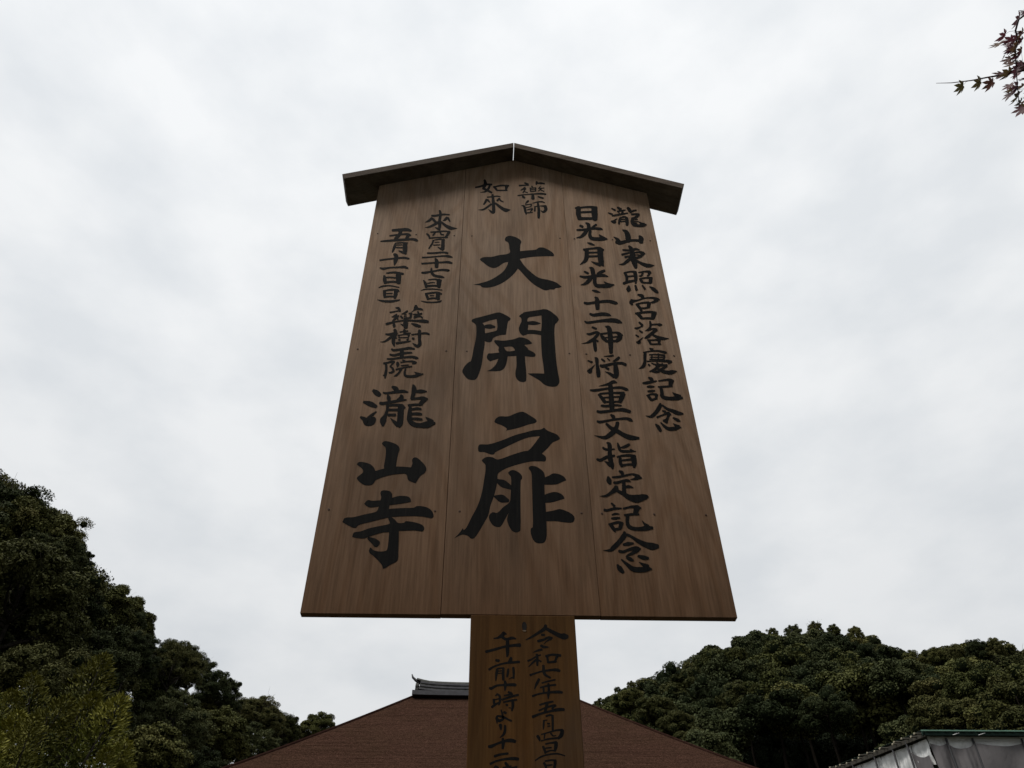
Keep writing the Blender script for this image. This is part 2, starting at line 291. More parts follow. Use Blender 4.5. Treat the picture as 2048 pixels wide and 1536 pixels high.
# brush writing: per character (text, board 0 / post 1, centre in mm, brush frame, strokes);
# a stroke is a flat list of x, y, width in brush units; 'P' holds outlines in mm (first outer, then holes)
WRITING = [
    ('日',0,[236.8,1417.5],[0.4116,-0.0497,0.0191,-0.6971],[[-90,-38,15,18,-47,18,79,-38,30],[-65,-43,38,-66,7,38,-54,47,35],[63,-38,48,64,12,50,67,54,38],[-52,-4,17,43,-8,17],[-54,46,25,48,45,21]]),
    ('光',0,[244.9,1314.9],[0.4007,-0.0498,0.0175,-0.6604],[[-44,-73,15,-23,-55,30,-23,-15,30],[-91,-50,20,-69,-40,20],[40,-58,20,9,-38,15,-6,-27,5],[-116,-15,15,-61,-17,19,14,-27,18,70,-24,22,92,-17,5],[-38,-10,30,-56,15,30,-85,40,20,-120,47,4],[-10,-10,22,-12,30,28,4,52,30,49,57,28,98,55,30,126,57,8],[62,23,8,79,40,25,108,55,22]]),
    ('・',0,[238.6,1252.3],[0.3939,-0.0479,0.0166,-0.6384],[[-27,-9,10,-2,-1,20,28,10,11]]),
    ('月',0,[242.5,1190.6],[0.3874,-0.0478,0.0158,-0.6172],[[-80,-53,20,-19,-62,16,42,-66,22,79,-50,18],[-57,-55,35,-56,0,35,-68,35,30,-108,67,4],[52,-55,48,54,0,45,61,50,42,78,79,10],[-42,-29,16,31,-31,14],[-44,1,18,36,-1,16],[-19,42,5,11,55,18,50,67,30]]),
    ('光',0,[241.8,1085.3],[0.3761,-0.0463,0.0143,-0.5818],[[-52,-87,15,-32,-72,35,-21,-21,35],[-94,-54,15,-64,-39,20],[67,-62,22,32,-47,25,6,-36,10],[-129,-16,15,-84,-9,22,-14,-19,22,52,-24,25,94,-14,10],[-34,-11,30,-63,24,32,-88,43,22,-122,53,5],[-10,-11,28,-11,34,30,6,58,30,51,61,30,100,58,35,143,51,8],[64,29,8,91,46,20,110,56,30]]),
    ('・',0,[236.9,1025.5],[0.3696,-0.0447,0.0135,-0.5621],[[-31,-8,10,-1,-1,22,32,9,8]]),
    ('瀧',0,[366.9,1399.1],[0.4116,-0.0731,0.0188,-0.6916],[[-122,-71,12,-94,-56,18],[-149,-35,10,-116,-23,18],[-123,32,12,-98,39,30,-93,49,10],[-100,27,15,-78,12,8],[-74,-79,18,-49,-63,25],[-77,-47,11,-36,-54,14,-11,-58,10],[-66,-43,11,-59,-27,11],[-31,-48,15,-41,-27,15],[-116,-12,14,-54,-22,16,7,-33,11],[-51,5,18,-58,27,20,-63,54,14],[-48,2,12,-18,-3,15,2,5,15],[-1,7,25,2,37,28,2,62,22],[-43,17,9,-14,16,9],[-48,34,10,-11,33,10],[7,-76,22,22,-58,30,32,-38,20],[37,-41,10,52,-52,15,77,-56,12],[37,-22,13,77,-25,18,97,-20,22],[94,-18,22,72,0,20,42,7,11],[44,7,18,42,37,25,56,59,25,95,67,22,135,62,25,155,57,10],[89,32,6,111,47,15,140,57,20],[51,21,8,86,17,8],[51,34,8,86,34,8],[56,47,8,81,48,8]]),
    ('山',0,[361.7,1282.1],[0.399,-0.07,0.0171,-0.6499],[[-52,-74,10,-24,-58,35,-9,-23,45,-6,17,40],[-124,-18,6,-96,0,25,-86,17,40],[-101,22,30,-71,30,30,-31,20,25,28,10,20,83,12,20],[84,-25,18,96,-3,42,93,27,30],[111,12,10,106,32,10]]),
    ('東',0,[369.9,1193.9],[0.3896,-0.0698,0.0158,-0.6194],[[-48,-87,15,-28,-59,38,-15,-3,45,-2,47,45,10,88,25],[-96,-54,15,-38,-51,18,8,-61,20,36,-54,12],[-102,-16,18,-58,-28,15,-32,-33,10],[-77,4,20,-27,-8,10],[3,-33,12,43,-36,20,68,-26,28,83,-23,10],[68,-23,25,43,-1,25,8,12,18],[3,-14,7,38,-16,7],[-32,14,28,-67,42,25,-91,59,18,-126,61,3],[8,27,15,47,51,22,92,69,30,126,71,25,154,69,4]]),
    ('照',0,[371.9,1083.8],[0.3778,-0.068,0.0143,-0.5824],[[-119,-55,22,-103,-22,25,-102,23,20],[-124,-55,15,-76,-65,14,-46,-63,20],[-38,-63,30,-30,-17,30,-30,28,15],[-98,-25,14,-51,-30,14],[-127,30,22,-95,18,22,-45,8,18],[-8,-58,10,45,-66,15,80,-63,22,93,-53,10],[80,-58,25,73,-38,18,60,-30,8],[25,-55,18,15,-32,15,-5,-30,8],[0,-7,12,55,-15,15,100,-12,20],[7,-2,22,20,18,25],[25,23,15,69,25,15,94,23,18],[90,-12,30,87,18,30],[-85,50,15,-87,77,38,-89,91,20],[-33,47,18,-23,82,22],[22,45,14,42,74,19],[79,55,8,113,77,30,142,101,20]]),
    ('十',0,[243.3,976.2],[0.3645,-0.0451,0.0129,-0.5462],[[-122,2,20,-92,7,22,-22,-3,22,63,-11,25,123,2,28,143,7,10],[-37,-43,15,-22,-26,35,-19,14,38,-17,49,32]]),
    ('二',0,[246.8,908.6],[0.3573,-0.0447,0.0121,-0.5247],[[-103,-37,18,-73,-27,25,-7,-35,30,43,-30,25,65,-22,8],[-144,23,12,-117,33,20,-22,20,22,78,15,35,127,25,30,152,35,10]]),
    ('神',0,[240.9,830.2],[0.3488,-0.0428,0.0111,-0.5003],[[-88,-84,18,-55,-71,18],[-130,-30,12,-105,-28,20,-55,-43,20,-32,-35,18],[-40,-30,25,-69,5,25,-104,30,25,-134,42,12,-173,48,2],[-69,10,20,-67,49,30,-61,98,25,-61,110,8],[-62,15,10,-42,30,18],[18,-92,10,46,-76,38,56,-20,40,60,49,40,62,118,28],[-20,-23,15,-2,0,30,25,27,25],[-22,-28,15,26,-35,15,96,-41,15,126,-33,25,154,-18,15],[126,-30,30,133,0,40,105,30,25],[25,30,20,95,27,18],[10,2,10,45,-3,10],[71,-3,11,116,-8,11]]),
    ('将',0,[238.5,724.1],[0.3374,-0.041,0.0098,-0.4682],[[-142,-35,12,-109,-23,18],[-143,45,15,-126,47,40,-114,30,20,-84,-5,3],[-85,-60,12,-72,-45,30,-67,0,25,-59,50,35,-56,89,30],[62,-78,15,36,-73,15,-14,-70,4],[-32,-48,15,-9,-30,18],[16,-53,12,31,-38,12],[109,-61,22,86,-43,22,56,-30,5],[-42,3,20,-19,8,28,56,-10,20,126,-15,22,161,-2,25],[76,-20,25,81,25,40,85,69,42,80,99,25],[-4,52,4,30,67,20,65,89,30],[1,22,15,23,32,22]]),
    ('宮',0,[372.4,964.1],[0.365,-0.0657,0.0128,-0.5433],[[-54,-95,15,-21,-85,30,-15,-67,25],[-103,-41,30,-56,-49,15,5,-67,12,65,-69,18,101,-59,25,123,-54,8],[-104,-54,18,-108,-31,30,-98,-11,12],[101,-52,30,70,-34,20,40,-31,4],[-68,-16,15,-15,-29,15,35,-31,20],[-60,-14,22,-35,14,25],[37,-26,30,30,4,28],[-30,14,15,0,14,15,40,6,15],[-33,19,25,-20,44,15],[-72,56,15,-15,48,18,49,44,18,89,53,25],[-50,61,28,-25,88,25],[74,58,42,66,93,30],[-30,95,15,19,93,16,69,95,20]]),
    ('落',0,[371.9,851.8],[0.3529,-0.0635,0.0114,-0.5079],[[-81,-89,15,-58,-66,22,-58,-51,12],[-116,-41,12,-93,-41,18,-53,-59,5],[7,-97,15,12,-66,22,5,-46,12],[15,-69,15,63,-72,15,83,-69,25,104,-69,10],[-78,-21,14,-55,-6,16],[-107,14,12,-85,27,14],[-99,71,15,-79,71,28,-77,59,15,-47,32,5],[12,-59,15,0,-36,18,-33,-18,4],[-13,-21,12,33,-36,14,60,-31,18],[58,-28,25,17,4,25,-13,29,25,-37,39,8],[15,4,15,57,27,22,107,42,25,157,42,4],[-13,54,12,32,54,12,82,49,20],[0,59,22,12,86,18],[79,54,25,76,86,20],[17,86,12,91,86,12]]),
    ('慶',0,[380.2,741.5],[0.3412,-0.0626,0.0101,-0.4744],[[-61,-106,15,-38,-96,25],[-111,-73,12,-58,-83,12,3,-86,15,63,-73,22,76,-68,8],[-98,-73,25,-100,-32,25,-100,3,25,-112,38,28,-148,58,3],[-63,-55,11,-8,-57,11,58,-50,16],[-58,-35,8,63,-35,9],[-43,-57,11,-45,-17,11],[8,-63,12,8,-17,11],[58,-47,15,53,-22,15],[-63,-18,10,-7,-17,10,58,-18,10],[-82,-2,11,-7,-4,10,73,-4,22,113,1,18],[113,3,12,87,18,10],[-70,23,15,-60,33,15],[-45,13,10,-12,25,13,32,23,14,42,16,10],[-7,8,10,8,18,10],[-12,37,12,42,30,14,77,30,18],[12,35,20,-22,62,20,-62,80,8],[72,35,20,32,63,21,-7,82,18,-52,77,6],[-12,48,10,42,77,25,91,87,30,121,82,30,156,77,4]]),
    ('記',0,[372.1,638.0],[0.33,-0.0594,0.0089,-0.4439],[[-88,-99,15,-65,-86,30,-55,-71,20],[-133,-53,15,-105,-56,25,-60,-63,20,-22,-71,10],[-97,-25,15,-70,-25,22,-42,-25,12],[-92,12,15,-59,10,20,-37,7,10],[-101,47,12,-64,35,15,-24,37,20],[-86,52,25,-64,81,22],[-22,39,25,-27,67,20],[-69,81,15,-54,79,18,-19,67,15],[-7,-71,12,41,-79,15,81,-81,22,114,-71,15],[94,-74,45,88,-33,30],[-10,-23,12,41,-25,16,103,-29,15],[10,-23,25,20,22,28,20,47,30,45,64,30,90,69,28,144,67,32,181,64,18],[105,22,6,130,42,25,164,54,30]]),
    ('念',0,[376.6,540.9],[0.3196,-0.0582,0.0079,-0.4162],[[-48,-119,18,-55,-91,35,-80,-50,32,-110,-20,30,-134,-12,18,-165,-20,3],[-35,-106,15,6,-76,22,51,-58,30,96,-40,35,134,-35,15],[-30,-58,14,-7,-53,18],[-74,-7,18,-29,-25,14,11,-40,25,36,-27,15],[21,-30,25,11,-5,20,1,15,25,-29,15,5],[-24,23,10,6,33,22],[-86,47,10,-64,70,30,-44,101,22],[-44,35,10,-14,65,22,20,84,28,70,82,30,117,72,8],[55,43,6,80,62,25,100,70,30],[56,-2,15,90,15,25,110,25,10]]),
    ('重',0,[243.6,608.2],[0.3251,-0.0403,0.0086,-0.4344],[[44,-120,10,14,-125,30,-27,-107,22,-103,-90,3],[-170,-58,15,-132,-56,22,-32,-71,18,69,-79,22,120,-64,25,134,-58,10],[-9,-94,38,-4,-28,40,1,47,42,4,101,40],[-102,-23,20,-76,7,28,-51,39,28],[-92,-28,18,-42,-33,15,49,-36,18,99,-33,25],[94,-28,38,79,7,40,68,37,30],[-61,2,13,-21,0,13],[14,-3,13,64,-5,13],[-51,37,15,68,34,15],[-80,66,18,-41,69,20,28,62,18,78,66,12],[-112,110,20,-80,115,22,23,103,20,87,98,28,146,113,25]]),
    ('文',0,[244.1,510.5],[0.3147,-0.039,0.0075,-0.4068],[[-37,-95,15,-17,-79,30,-7,-62,20],[-145,-41,18,-117,-36,22,-22,-54,18,79,-64,22,119,-54,28,139,-41,10],[18,-31,30,11,-1,32,-12,39,40,-46,68,38,-86,88,28,-165,72,3],[-72,-21,20,-32,14,30,18,39,35,67,68,35,122,88,40,186,93,20]]),
    ('指',0,[244.7,417.4],[0.3047,-0.0379,0.0066,-0.3814],[[-99,-109,15,-79,-89,35,-76,-23,35,-68,37,40,-57,76,35,-50,101,12],[-132,-68,18,-104,-53,20,-38,-56,10],[-177,25,18,-147,32,25,-98,7,25,-38,-3,18],[-117,42,5,-97,52,20,-72,76,25],[-13,-107,10,-3,-74,25,12,-43,22,62,-38,22,133,-38,8],[80,-94,22,47,-76,25,12,-68,10],[88,-53,12,113,-41,15],[-18,7,12,27,-3,18,87,-5,22,127,7,20],[7,17,25,9,52,28,22,81,25],[112,2,45,119,52,42,118,86,25],[22,34,14,92,27,18],[22,76,20,66,67,18,111,67,20]]),
    ('定',0,[249.6,334.2],[0.2959,-0.0374,0.0058,-0.3594],[[-45,-107,16,-25,-95,31,-17,-73,23],[-100,-57,14,-53,-59,20,-5,-69,18,58,-81,16,93,-73,23],[78,-77,16,105,-59,43,138,-49,8],[97,-49,31,69,-41,16,42,-38,2],[-135,-59,20,-127,-29,43,-117,-2,20],[-87,-14,20,-64,-12,23,-5,-29,21,26,-29,23,46,-20,8],[-9,-22,27,-7,25,31,-5,72,35],[6,21,20,34,19,23,67,27,8],[-68,19,31,-75,41,43,-110,68,27,-148,91,20,-198,94,2],[-67,48,20,-13,75,31,33,102,43,91,114,62,141,104,51,172,100,35,184,102,16]]),
    ('記',0,[239.2,239.3],[0.2856,-0.0348,0.0049,-0.3351],[[-106,-123,16,-82,-99,23],[-163,-69,23,-141,-65,20,-82,-79,23,-25,-81,12],[-101,-29,12,-74,-37,18,-42,-35,8],[-103,0,16,-70,-2,23,-38,-4,14],[-124,47,16,-81,37,20,-50,31,23,-15,41,23],[-108,52,31,-84,87,27,-73,108,8],[-27,41,35,-34,72,31],[-73,87,23,-30,79,20],[-9,-79,18,28,-89,16,72,-95,23,131,-83,16],[102,-93,51,87,-45,39],[-1,-27,16,56,-33,20,115,-33,14],[24,-26,31,22,25,29,32,60,31,66,79,29,121,83,31,175,77,39,222,74,20],[139,18,5,160,45,20,183,64,35]]),
    ('念',0,[245.6,148.4],[0.2759,-0.0344,0.0041,-0.3126],[[-60,-177,20,-62,-147,43,-101,-95,39,-148,-47,39,-175,-27,23,-231,-26,2],[-38,-155,23,2,-135,23,57,-99,35,116,-71,47,167,-59,59,210,-59,35],[-67,-73,20,-30,-79,31,13,-83,16],[-102,-21,23,-69,-15,23,-22,-33,23,29,-43,35,66,-37,23],[49,-31,35,5,-4,27,-30,12,16,-49,24,3],[-39,31,20,-14,43,31,11,54,16],[-114,89,16,-95,116,39,-68,146,27],[-82,47,12,-37,85,27,9,120,39,67,127,43,121,120,43,159,122,8],[58,68,5,87,85,23,125,104,39],[52,20,20,95,31,35,132,37,20]]),
    ('來',0,[-239.9,1347.5],[0.3969,0.036,0.0179,-0.6678],[[4,-90,16,10,-64,23,4,-16,23,4,23,27,2,65,16],[-61,-48,16,-31,-48,18,32,-58,16,83,-56,10],[-59,-28,20,-82,-8,20,-113,5,3],[-55,-24,20,-31,0,20,-15,11,8],[63,-32,23,47,-16,20,31,-8,6],[71,-30,20,86,0,10],[-4,3,20,-39,23,20,-81,42,14,-112,46,3],[-35,44,4,-15,54,16,0,61,16],[16,3,16,51,31,23,89,50,27,142,54,3]]),
    ('四',0,[-238.5,1279.9],[0.3897,0.0351,0.0169,-0.644],[[-94,-6,14,-80,6,18,-68,25,12],[-63,-19,11,-2,-23,14,57,-27,12,92,-20,16],[84,-18,23,68,6,20,52,25,14],[-26,-18,14,-41,2,14,-49,6,6],[14,-18,12,21,-2,14,41,2,12],[-76,29,12,-2,23,10,72,23,12]]),
    ('月',0,[-236.1,1230.1],[0.3845,0.0342,0.0162,-0.6268],[[-40,-33,14,-50,-6,16,-75,33,12],[-33,-35,8,11,-41,12,50,-36,12],[38,-37,27,36,-2,29,34,37,29,34,48,12],[-29,-16,8,7,-18,8],[-40,6,9,14,4,9],[-5,21,6,14,33,16,34,41,20]]),
    ('二',0,[-233.1,1176.8],[0.3789,0.0332,0.0155,-0.6086],[[-89,-16,14,-40,-16,16,38,-22,16,75,-16,16],[-128,19,14,-79,17,12,38,7,14,77,9,20,110,17,12]]),
    ('十',0,[-234.1,1140.3],[0.3751,0.0331,0.015,-0.5963],[[-124,8,16,-71,4,14,26,-2,14,85,-4,20,116,4,16],[-17,-32,16,-7,-12,31,-7,35,31]]),
    ('七',0,[-234.6,1092.6],[0.37,0.0327,0.0143,-0.5804],[[-116,-1,16,-90,-1,20,-32,-11,14,39,-23,18,94,-19,20,101,-15,12],[-40,-38,12,-38,-7,23,-24,16,23,7,28,20,38,32,21,61,38,10]]),
    ('日',0,[-242.7,1044.3],[0.3648,0.0336,0.0137,-0.5644],[[-73,-22,12,-59,0,23,-51,31,23],[-33,-28,10,21,-32,14,69,-22,16],[51,-24,39,49,8,37,50,31,27],[-41,0,10,-2,-6,10,17,-4,8],[-49,23,20,6,19,16,45,23,18]]),
    ('（',0,[-247.6,1014.8],[0.3616,0.0341,0.0133,-0.5548],[[-76,6,4,-42,-3,11,24,-6,12,94,2,8]]),
    ('日',0,[-238.7,987.6],[0.3588,0.0324,0.013,-0.5461],[[-55,-16,20,-45,7,23,-39,26,20],[-59,-18,16,-16,-24,16,35,-28,16,69,-16,16],[43,-20,35,39,7,35,43,26,27],[-23,-3,9,8,-3,9],[-43,23,16,4,17,14,39,23,16]]),
    ('）',0,[-238.7,964.0],[0.3563,0.0322,0.0127,-0.5385],[[-88,-3,6,-51,5,12,8,7,12,59,1,14,72,-9,8]]),
    ('五',0,[-352.6,1267.7],[0.3868,0.0547,0.0167,-0.6388],[[-74,-45,20,-39,-47,23,40,-51,27,77,-41,16],[-4,-41,27,-23,-5,27,-50,26,27],[-95,-1,12,-51,-7,14,43,-15,16,71,-5,16],[55,-7,27,35,26,20],[-166,43,10,-116,39,16,-19,32,20,78,26,18,113,32,23,127,39,12]]),
    ('月',0,[-351.3,1209.4],[0.3806,0.0537,0.0159,-0.6187],[[-41,-28,16,-49,0,23,-64,37,12],[-41,-35,10,10,-39,12,57,-36,12],[38,-32,37,37,12,39,41,50,20],[-33,-20,10,14,-22,10],[-33,0,11,22,2,11],[-13,27,8,14,37,20,41,44,20]]),
    ('十',0,[-362.0,1152.8],[0.3745,0.0546,0.0151,-0.5994],[[-122,10,14,-66,2,14,12,-6,14,71,-10,18,110,-2,16],[-7,-38,23,8,-22,35,1,17,31,-7,48,10]]),
    ('一',0,[-361.7,1110.7],[0.3701,0.0539,0.0146,-0.5853],[[-111,1,12,-83,7,20,-37,-1,14,41,-5,16,81,-7,23,110,3,16]]),
    ('日',0,[-363.0,1063.0],[0.365,0.0534,0.0139,-0.5696],[[-62,-20,16,-58,9,31,-56,40,23],[-45,-40,12,18,-46,18,89,-34,20],[53,-38,43,51,2,43,53,40,31],[-49,-6,12,-10,-6,14,30,-2,12],[-60,36,20,-2,29,16,49,33,20]]),
    ('（',0,[-372.8,1023.6],[0.3607,0.0544,0.0134,-0.5566],[[-68,7,8,-42,-3,14,16,-9,12,94,5,10]]),
    ('日',0,[-360.9,993.6],[0.3577,0.052,0.013,-0.547],[[-48,-21,23,-48,3,25,-46,30,21],[-58,-21,14,-1,-31,16,54,-29,18,68,-17,12],[46,-25,31,40,6,33,34,36,20],[-32,-1,10,15,-2,10],[-48,26,18,-9,22,14,34,24,16]]),
    ('）',0,[-360.9,963.6],[0.3546,0.0515,0.0126,-0.5374],[[-96,-6,5,-52,4,18,7,7,20,58,0,16,83,-6,8]]),
    ('藥',0,[-306.6,897.2],[0.3483,0.0421,0.0118,-0.5169],[[-88,-71,12,-65,-67,23,-55,-44,20],[-133,-34,14,-100,-40,12,-53,-50,12],[74,-90,20,74,-72,35,58,-52,12,38,-36,3],[81,-64,20,117,-60,18,131,-52,8],[-80,-20,12,-99,-4,16,-119,2,8],[-115,2,8,-64,-6,14],[-64,-6,12,-91,15,20,-114,35,8],[-83,11,10,-68,21,12],[6,-46,16,-13,-32,16,-41,-20,6],[-48,-4,16,-33,11,16],[-21,-16,8,-2,-16,8],[18,-26,12,42,-24,16],[36,-24,20,30,11,18],[-23,-2,7,-2,-3,7],[-21,13,12,18,9,12],[89,-40,16,97,-30,12],[53,-18,10,89,-20,11,122,-26,12],[120,-24,12,81,-8,12,57,0,8],[57,9,12,81,2,10,108,-2,12,125,9,14],[-162,58,18,-145,54,18,-79,38,12,-2,29,14,76,33,16,135,35,27,170,40,20],[-9,23,35,-9,54,39,-9,84,35],[-48,58,6,-25,69,16],[-102,54,20,-100,73,25,-102,81,16],[37,54,8,72,67,23,107,77,18]]),
    ('樹',0,[-306.5,814.4],[0.3396,0.041,0.0108,-0.4914],[[-76,-59,27,-70,-32,31,-83,4,29,-87,39,29,-79,71,12],[-148,-24,14,-119,-22,20,-72,-32,20,-53,-28,8],[-95,-8,23,-126,15,20,-157,35,14,-193,38,2],[-72,0,16,-60,10,8],[-2,-59,20,10,-47,20],[-35,-41,11,30,-51,11],[-5,-32,11,49,-32,12],[-2,-43,10,-5,-28,10],[-52,-14,9,6,-22,9,42,-18,11],[-41,-8,10,-44,6,10],[38,-14,12,30,4,10],[-37,4,8,30,2,9],[-44,23,16,-33,21,16],[34,13,8,22,23,16],[-64,48,18,-9,41,16,49,31,10],[59,-20,11,108,-26,12,167,-32,16,201,-24,14],[123,-55,23,122,-24,29,121,15,25,123,54,29,103,77,20],[66,48,5,88,64,20,107,75,20],[65,10,16,76,13,20]]),
    ('王',0,[-305.2,749.9],[0.3328,0.04,0.0101,-0.4719],[[-89,-38,18,-68,-29,20,11,-40,20,50,-46,23,93,-40,16],[-7,-33,31,-7,-1,35,-9,30,31],[-102,5,16,-67,11,20,-9,-3,20,50,-9,18,73,-9,12],[-123,40,14,-86,40,16,-9,30,16,69,24,20,108,32,23,122,36,12]]),
    ('院',0,[-307.9,696.3],[0.3271,0.0397,0.0094,-0.456],[[-130,-39,18,-100,-45,16,-65,-54,18,-45,-52,16],[-49,-50,20,-69,-27,12,-80,-15,8],[-80,-15,10,-59,1,18,-53,24,20,-76,36,16,-88,32,10],[-112,-31,20,-109,8,20,-115,47,23,-118,78,12],[-134,55,8,-114,59,20],[21,-66,12,37,-58,20],[6,-47,12,53,-54,11,100,-55,16,130,-45,20],[124,-43,20,100,-37,12],[-20,-47,20,-18,-29,27,-22,-11,10],[10,-21,10,68,-27,10],[-31,10,16,21,-3,12,68,-11,12,94,-15,12],[13,1,18,-6,32,16,-29,55,16,-49,63,3],[45,5,12,37,32,18,42,57,20,79,65,20,126,61,23,184,45,10],[115,30,5,138,43,20,165,47,16]]),
    ('瀧',0,[-295.7,560.8],[0.313,0.0363,0.008,-0.4172],[[-218,-135,27,-190,-115,47,-166,-97,35],[-292,-41,20,-238,-25,43,-191,-4,27],[-312,79,18,-284,94,35,-260,121,51,-226,110,66,-204,91,39],[-261,94,23,-220,60,23,-190,37,12],[-64,-166,20,-36,-149,43,-31,-125,39],[-136,-117,16,-111,-113,18,-51,-121,23,20,-129,27,64,-121,12],[-99,-97,16,-92,-73,35,-90,-53,23],[8,-97,20,12,-77,35,-19,-57,23],[-162,-33,23,-137,-29,27,-70,-41,23,8,-55,20,50,-59,10],[-101,-10,23,-103,25,23,-116,64,27,-134,106,51,-135,144,23],[-109,-10,16,-51,-16,20,0,-14,23,36,6,20],[8,-10,51,4,37,51,2,87,51,-3,132,47,-7,155,20],[-93,22,20,-19,22,21],[-96,62,20,-38,62,23],[-77,87,5,-50,113,23,-19,140,35],[107,-182,16,114,-154,39,108,-109,35,95,-65,27],[132,-127,23,172,-129,31,215,-127,12],[91,-65,18,147,-71,20,186,-73,27,221,-65,16],[202,-65,35,169,-33,31,153,-18,20],[65,-14,18,106,-19,18,177,-21,16],[81,-6,23,76,49,35,74,102,39,104,133,39,154,144,35,219,136,51,273,125,16],[202,79,5,228,102,31,251,118,39],[90,18,16,137,12,21,166,16,16],[90,54,20,136,53,23,171,56,16],[89,91,18,135,93,21,172,98,16]]),
    ('山',0,[-303.5,377.5],[0.2935,0.035,0.0061,-0.3673],[('P',[[(-328.9,441.4),(-326.9,448.2),(-319.3,450.9),(-300.2,444.6),(-288.9,436.4),(-285.2,426.4),(-287.0,414.8),(-289.0,393.4),(-289.3,374.8),(-271.9,374.7),(-253.8,373.1),(-251.4,384.5),(-252.9,395.8),(-248.2,402.4),(-241.7,401.8),(-229.2,389.8),(-220.6,378.6),(-217.2,369.1),(-220.6,357.8),(-230.1,348.1),(-239.5,327.6),(-257.2,335.8),(-263.7,353.0),(-279.0,353.2),(-301.6,349.1),(-331.9,335.1),(-338.2,322.6),(-349.1,319.6),(-360.8,322.1),(-376.5,337.4),(-373.7,345.3),(-365.8,354.1),(-364.8,361.2),(-370.2,369.1),(-381.6,378.5),(-378.6,385.8),(-367.0,386.1),(-351.0,380.7),(-341.0,371.3),(-336.3,361.0),(-316.3,368.6),(-317.8,376.6),(-316.8,399.3),(-319.2,429.9)]])]),
    ('寺',0,[-292.6,216.8],[0.2767,0.0317,0.0047,-0.3262],[('P',[[(-317.9,297.6),(-316.1,304.4),(-307.5,306.1),(-297.3,304.0),(-291.7,298.1),(-290.0,286.0),(-276.1,290.8),(-264.9,291.7),(-252.2,289.0),(-247.3,282.3),(-246.2,275.5),(-269.3,269.9),(-293.6,265.7),(-294.5,255.4),(-268.3,258.1),(-238.8,259.8),(-232.9,263.9),(-221.8,264.4),(-207.9,260.6),(-197.5,252.0),(-193.2,241.8),(-194.0,234.5),(-200.0,232.7),(-217.4,236.3),(-242.0,237.3),(-284.5,234.4),(-296.5,232.0),(-332.9,219.9),(-357.4,211.6),(-362.5,204.4),(-372.4,206.4),(-393.9,218.8),(-389.9,229.7),(-370.8,232.2),(-345.0,240.6),(-323.7,246.8),(-319.4,252.7),(-317.9,261.6),(-336.0,258.6),(-343.7,261.1),(-351.3,268.4),(-347.8,275.2),(-343.2,278.7),(-334.4,276.9),(-316.0,278.7),(-315.0,287.0)]]),('P',[[(-294.0,231.3),(-290.6,234.3),(-284.3,232.2),(-276.4,225.1),(-270.3,218.8),(-257.6,219.3),(-254.3,223.4),(-243.3,222.8),(-228.4,219.5),(-217.2,214.7),(-211.9,208.3),(-212.0,201.3),(-216.0,197.7),(-229.4,199.6),(-251.1,198.9),(-266.7,198.2),(-265.4,176.6),(-263.6,149.2),(-262.7,126.3),(-268.0,119.6),(-279.0,112.8),(-286.5,106.2),(-292.6,103.7),(-295.9,112.6),(-305.8,124.4),(-316.3,134.9),(-326.8,144.2),(-325.6,155.0),(-322.5,153.7),(-317.9,149.0),(-306.9,145.8),(-290.6,147.4),(-287.7,154.3),(-287.4,169.3),(-288.0,194.4),(-301.1,193.5),(-321.9,186.1),(-340.2,178.2),(-347.2,177.4),(-367.3,180.5),(-366.6,188.9),(-363.5,193.1),(-350.6,195.5),(-333.5,203.5),(-312.4,209.5),(-290.0,215.6),(-289.2,219.9)]]),[-155,116,22,-116,137,48,-86,160,57]]),
    ('大',0,[7.7,1135.7],[0.3781,-0.0075,0.015,-0.5967],[('P',[[(-30.7,1263.3),(-26.5,1277.0),(-14.9,1283.0),(3.3,1277.0),(18.0,1262.7),(21.2,1253.4),(17.7,1238.6),(16.4,1206.8),(41.7,1211.8),(64.7,1216.2),(74.8,1226.3),(84.7,1228.1),(94.4,1224.5),(113.3,1208.2),(120.8,1192.8),(118.9,1185.0),(89.7,1183.8),(49.1,1178.3),(15.0,1167.9),(27.3,1137.9),(45.8,1108.6),(70.3,1081.3),(95.2,1073.7),(119.8,1062.6),(130.3,1050.9),(136.8,1042.1),(129.6,1037.7),(118.6,1035.0),(113.7,1028.8),(101.3,1028.4),(90.2,1023.7),(79.5,1027.6),(53.8,1050.5),(32.6,1081.1),(17.3,1107.5),(8.5,1120.9),(-3.4,1096.9),(-20.8,1071.8),(-39.6,1051.7),(-61.2,1036.6),(-81.2,1029.9),(-98.2,1031.7),(-103.0,1038.6),(-124.7,1041.4),(-101.7,1050.6),(-78.5,1062.3),(-55.3,1082.6),(-36.5,1105.4),(-25.3,1130.8),(-20.8,1151.7),(-33.3,1146.9),(-49.2,1129.9),(-57.1,1123.3),(-68.2,1121.6),(-80.9,1128.6),(-95.5,1145.6),(-106.1,1159.2),(-102.3,1168.3),(-92.7,1173.0),(-71.8,1174.7),(-47.7,1184.7),(-17.3,1195.0),(-16.9,1218.6),(-20.0,1247.6),(-29.0,1255.3)]])]),
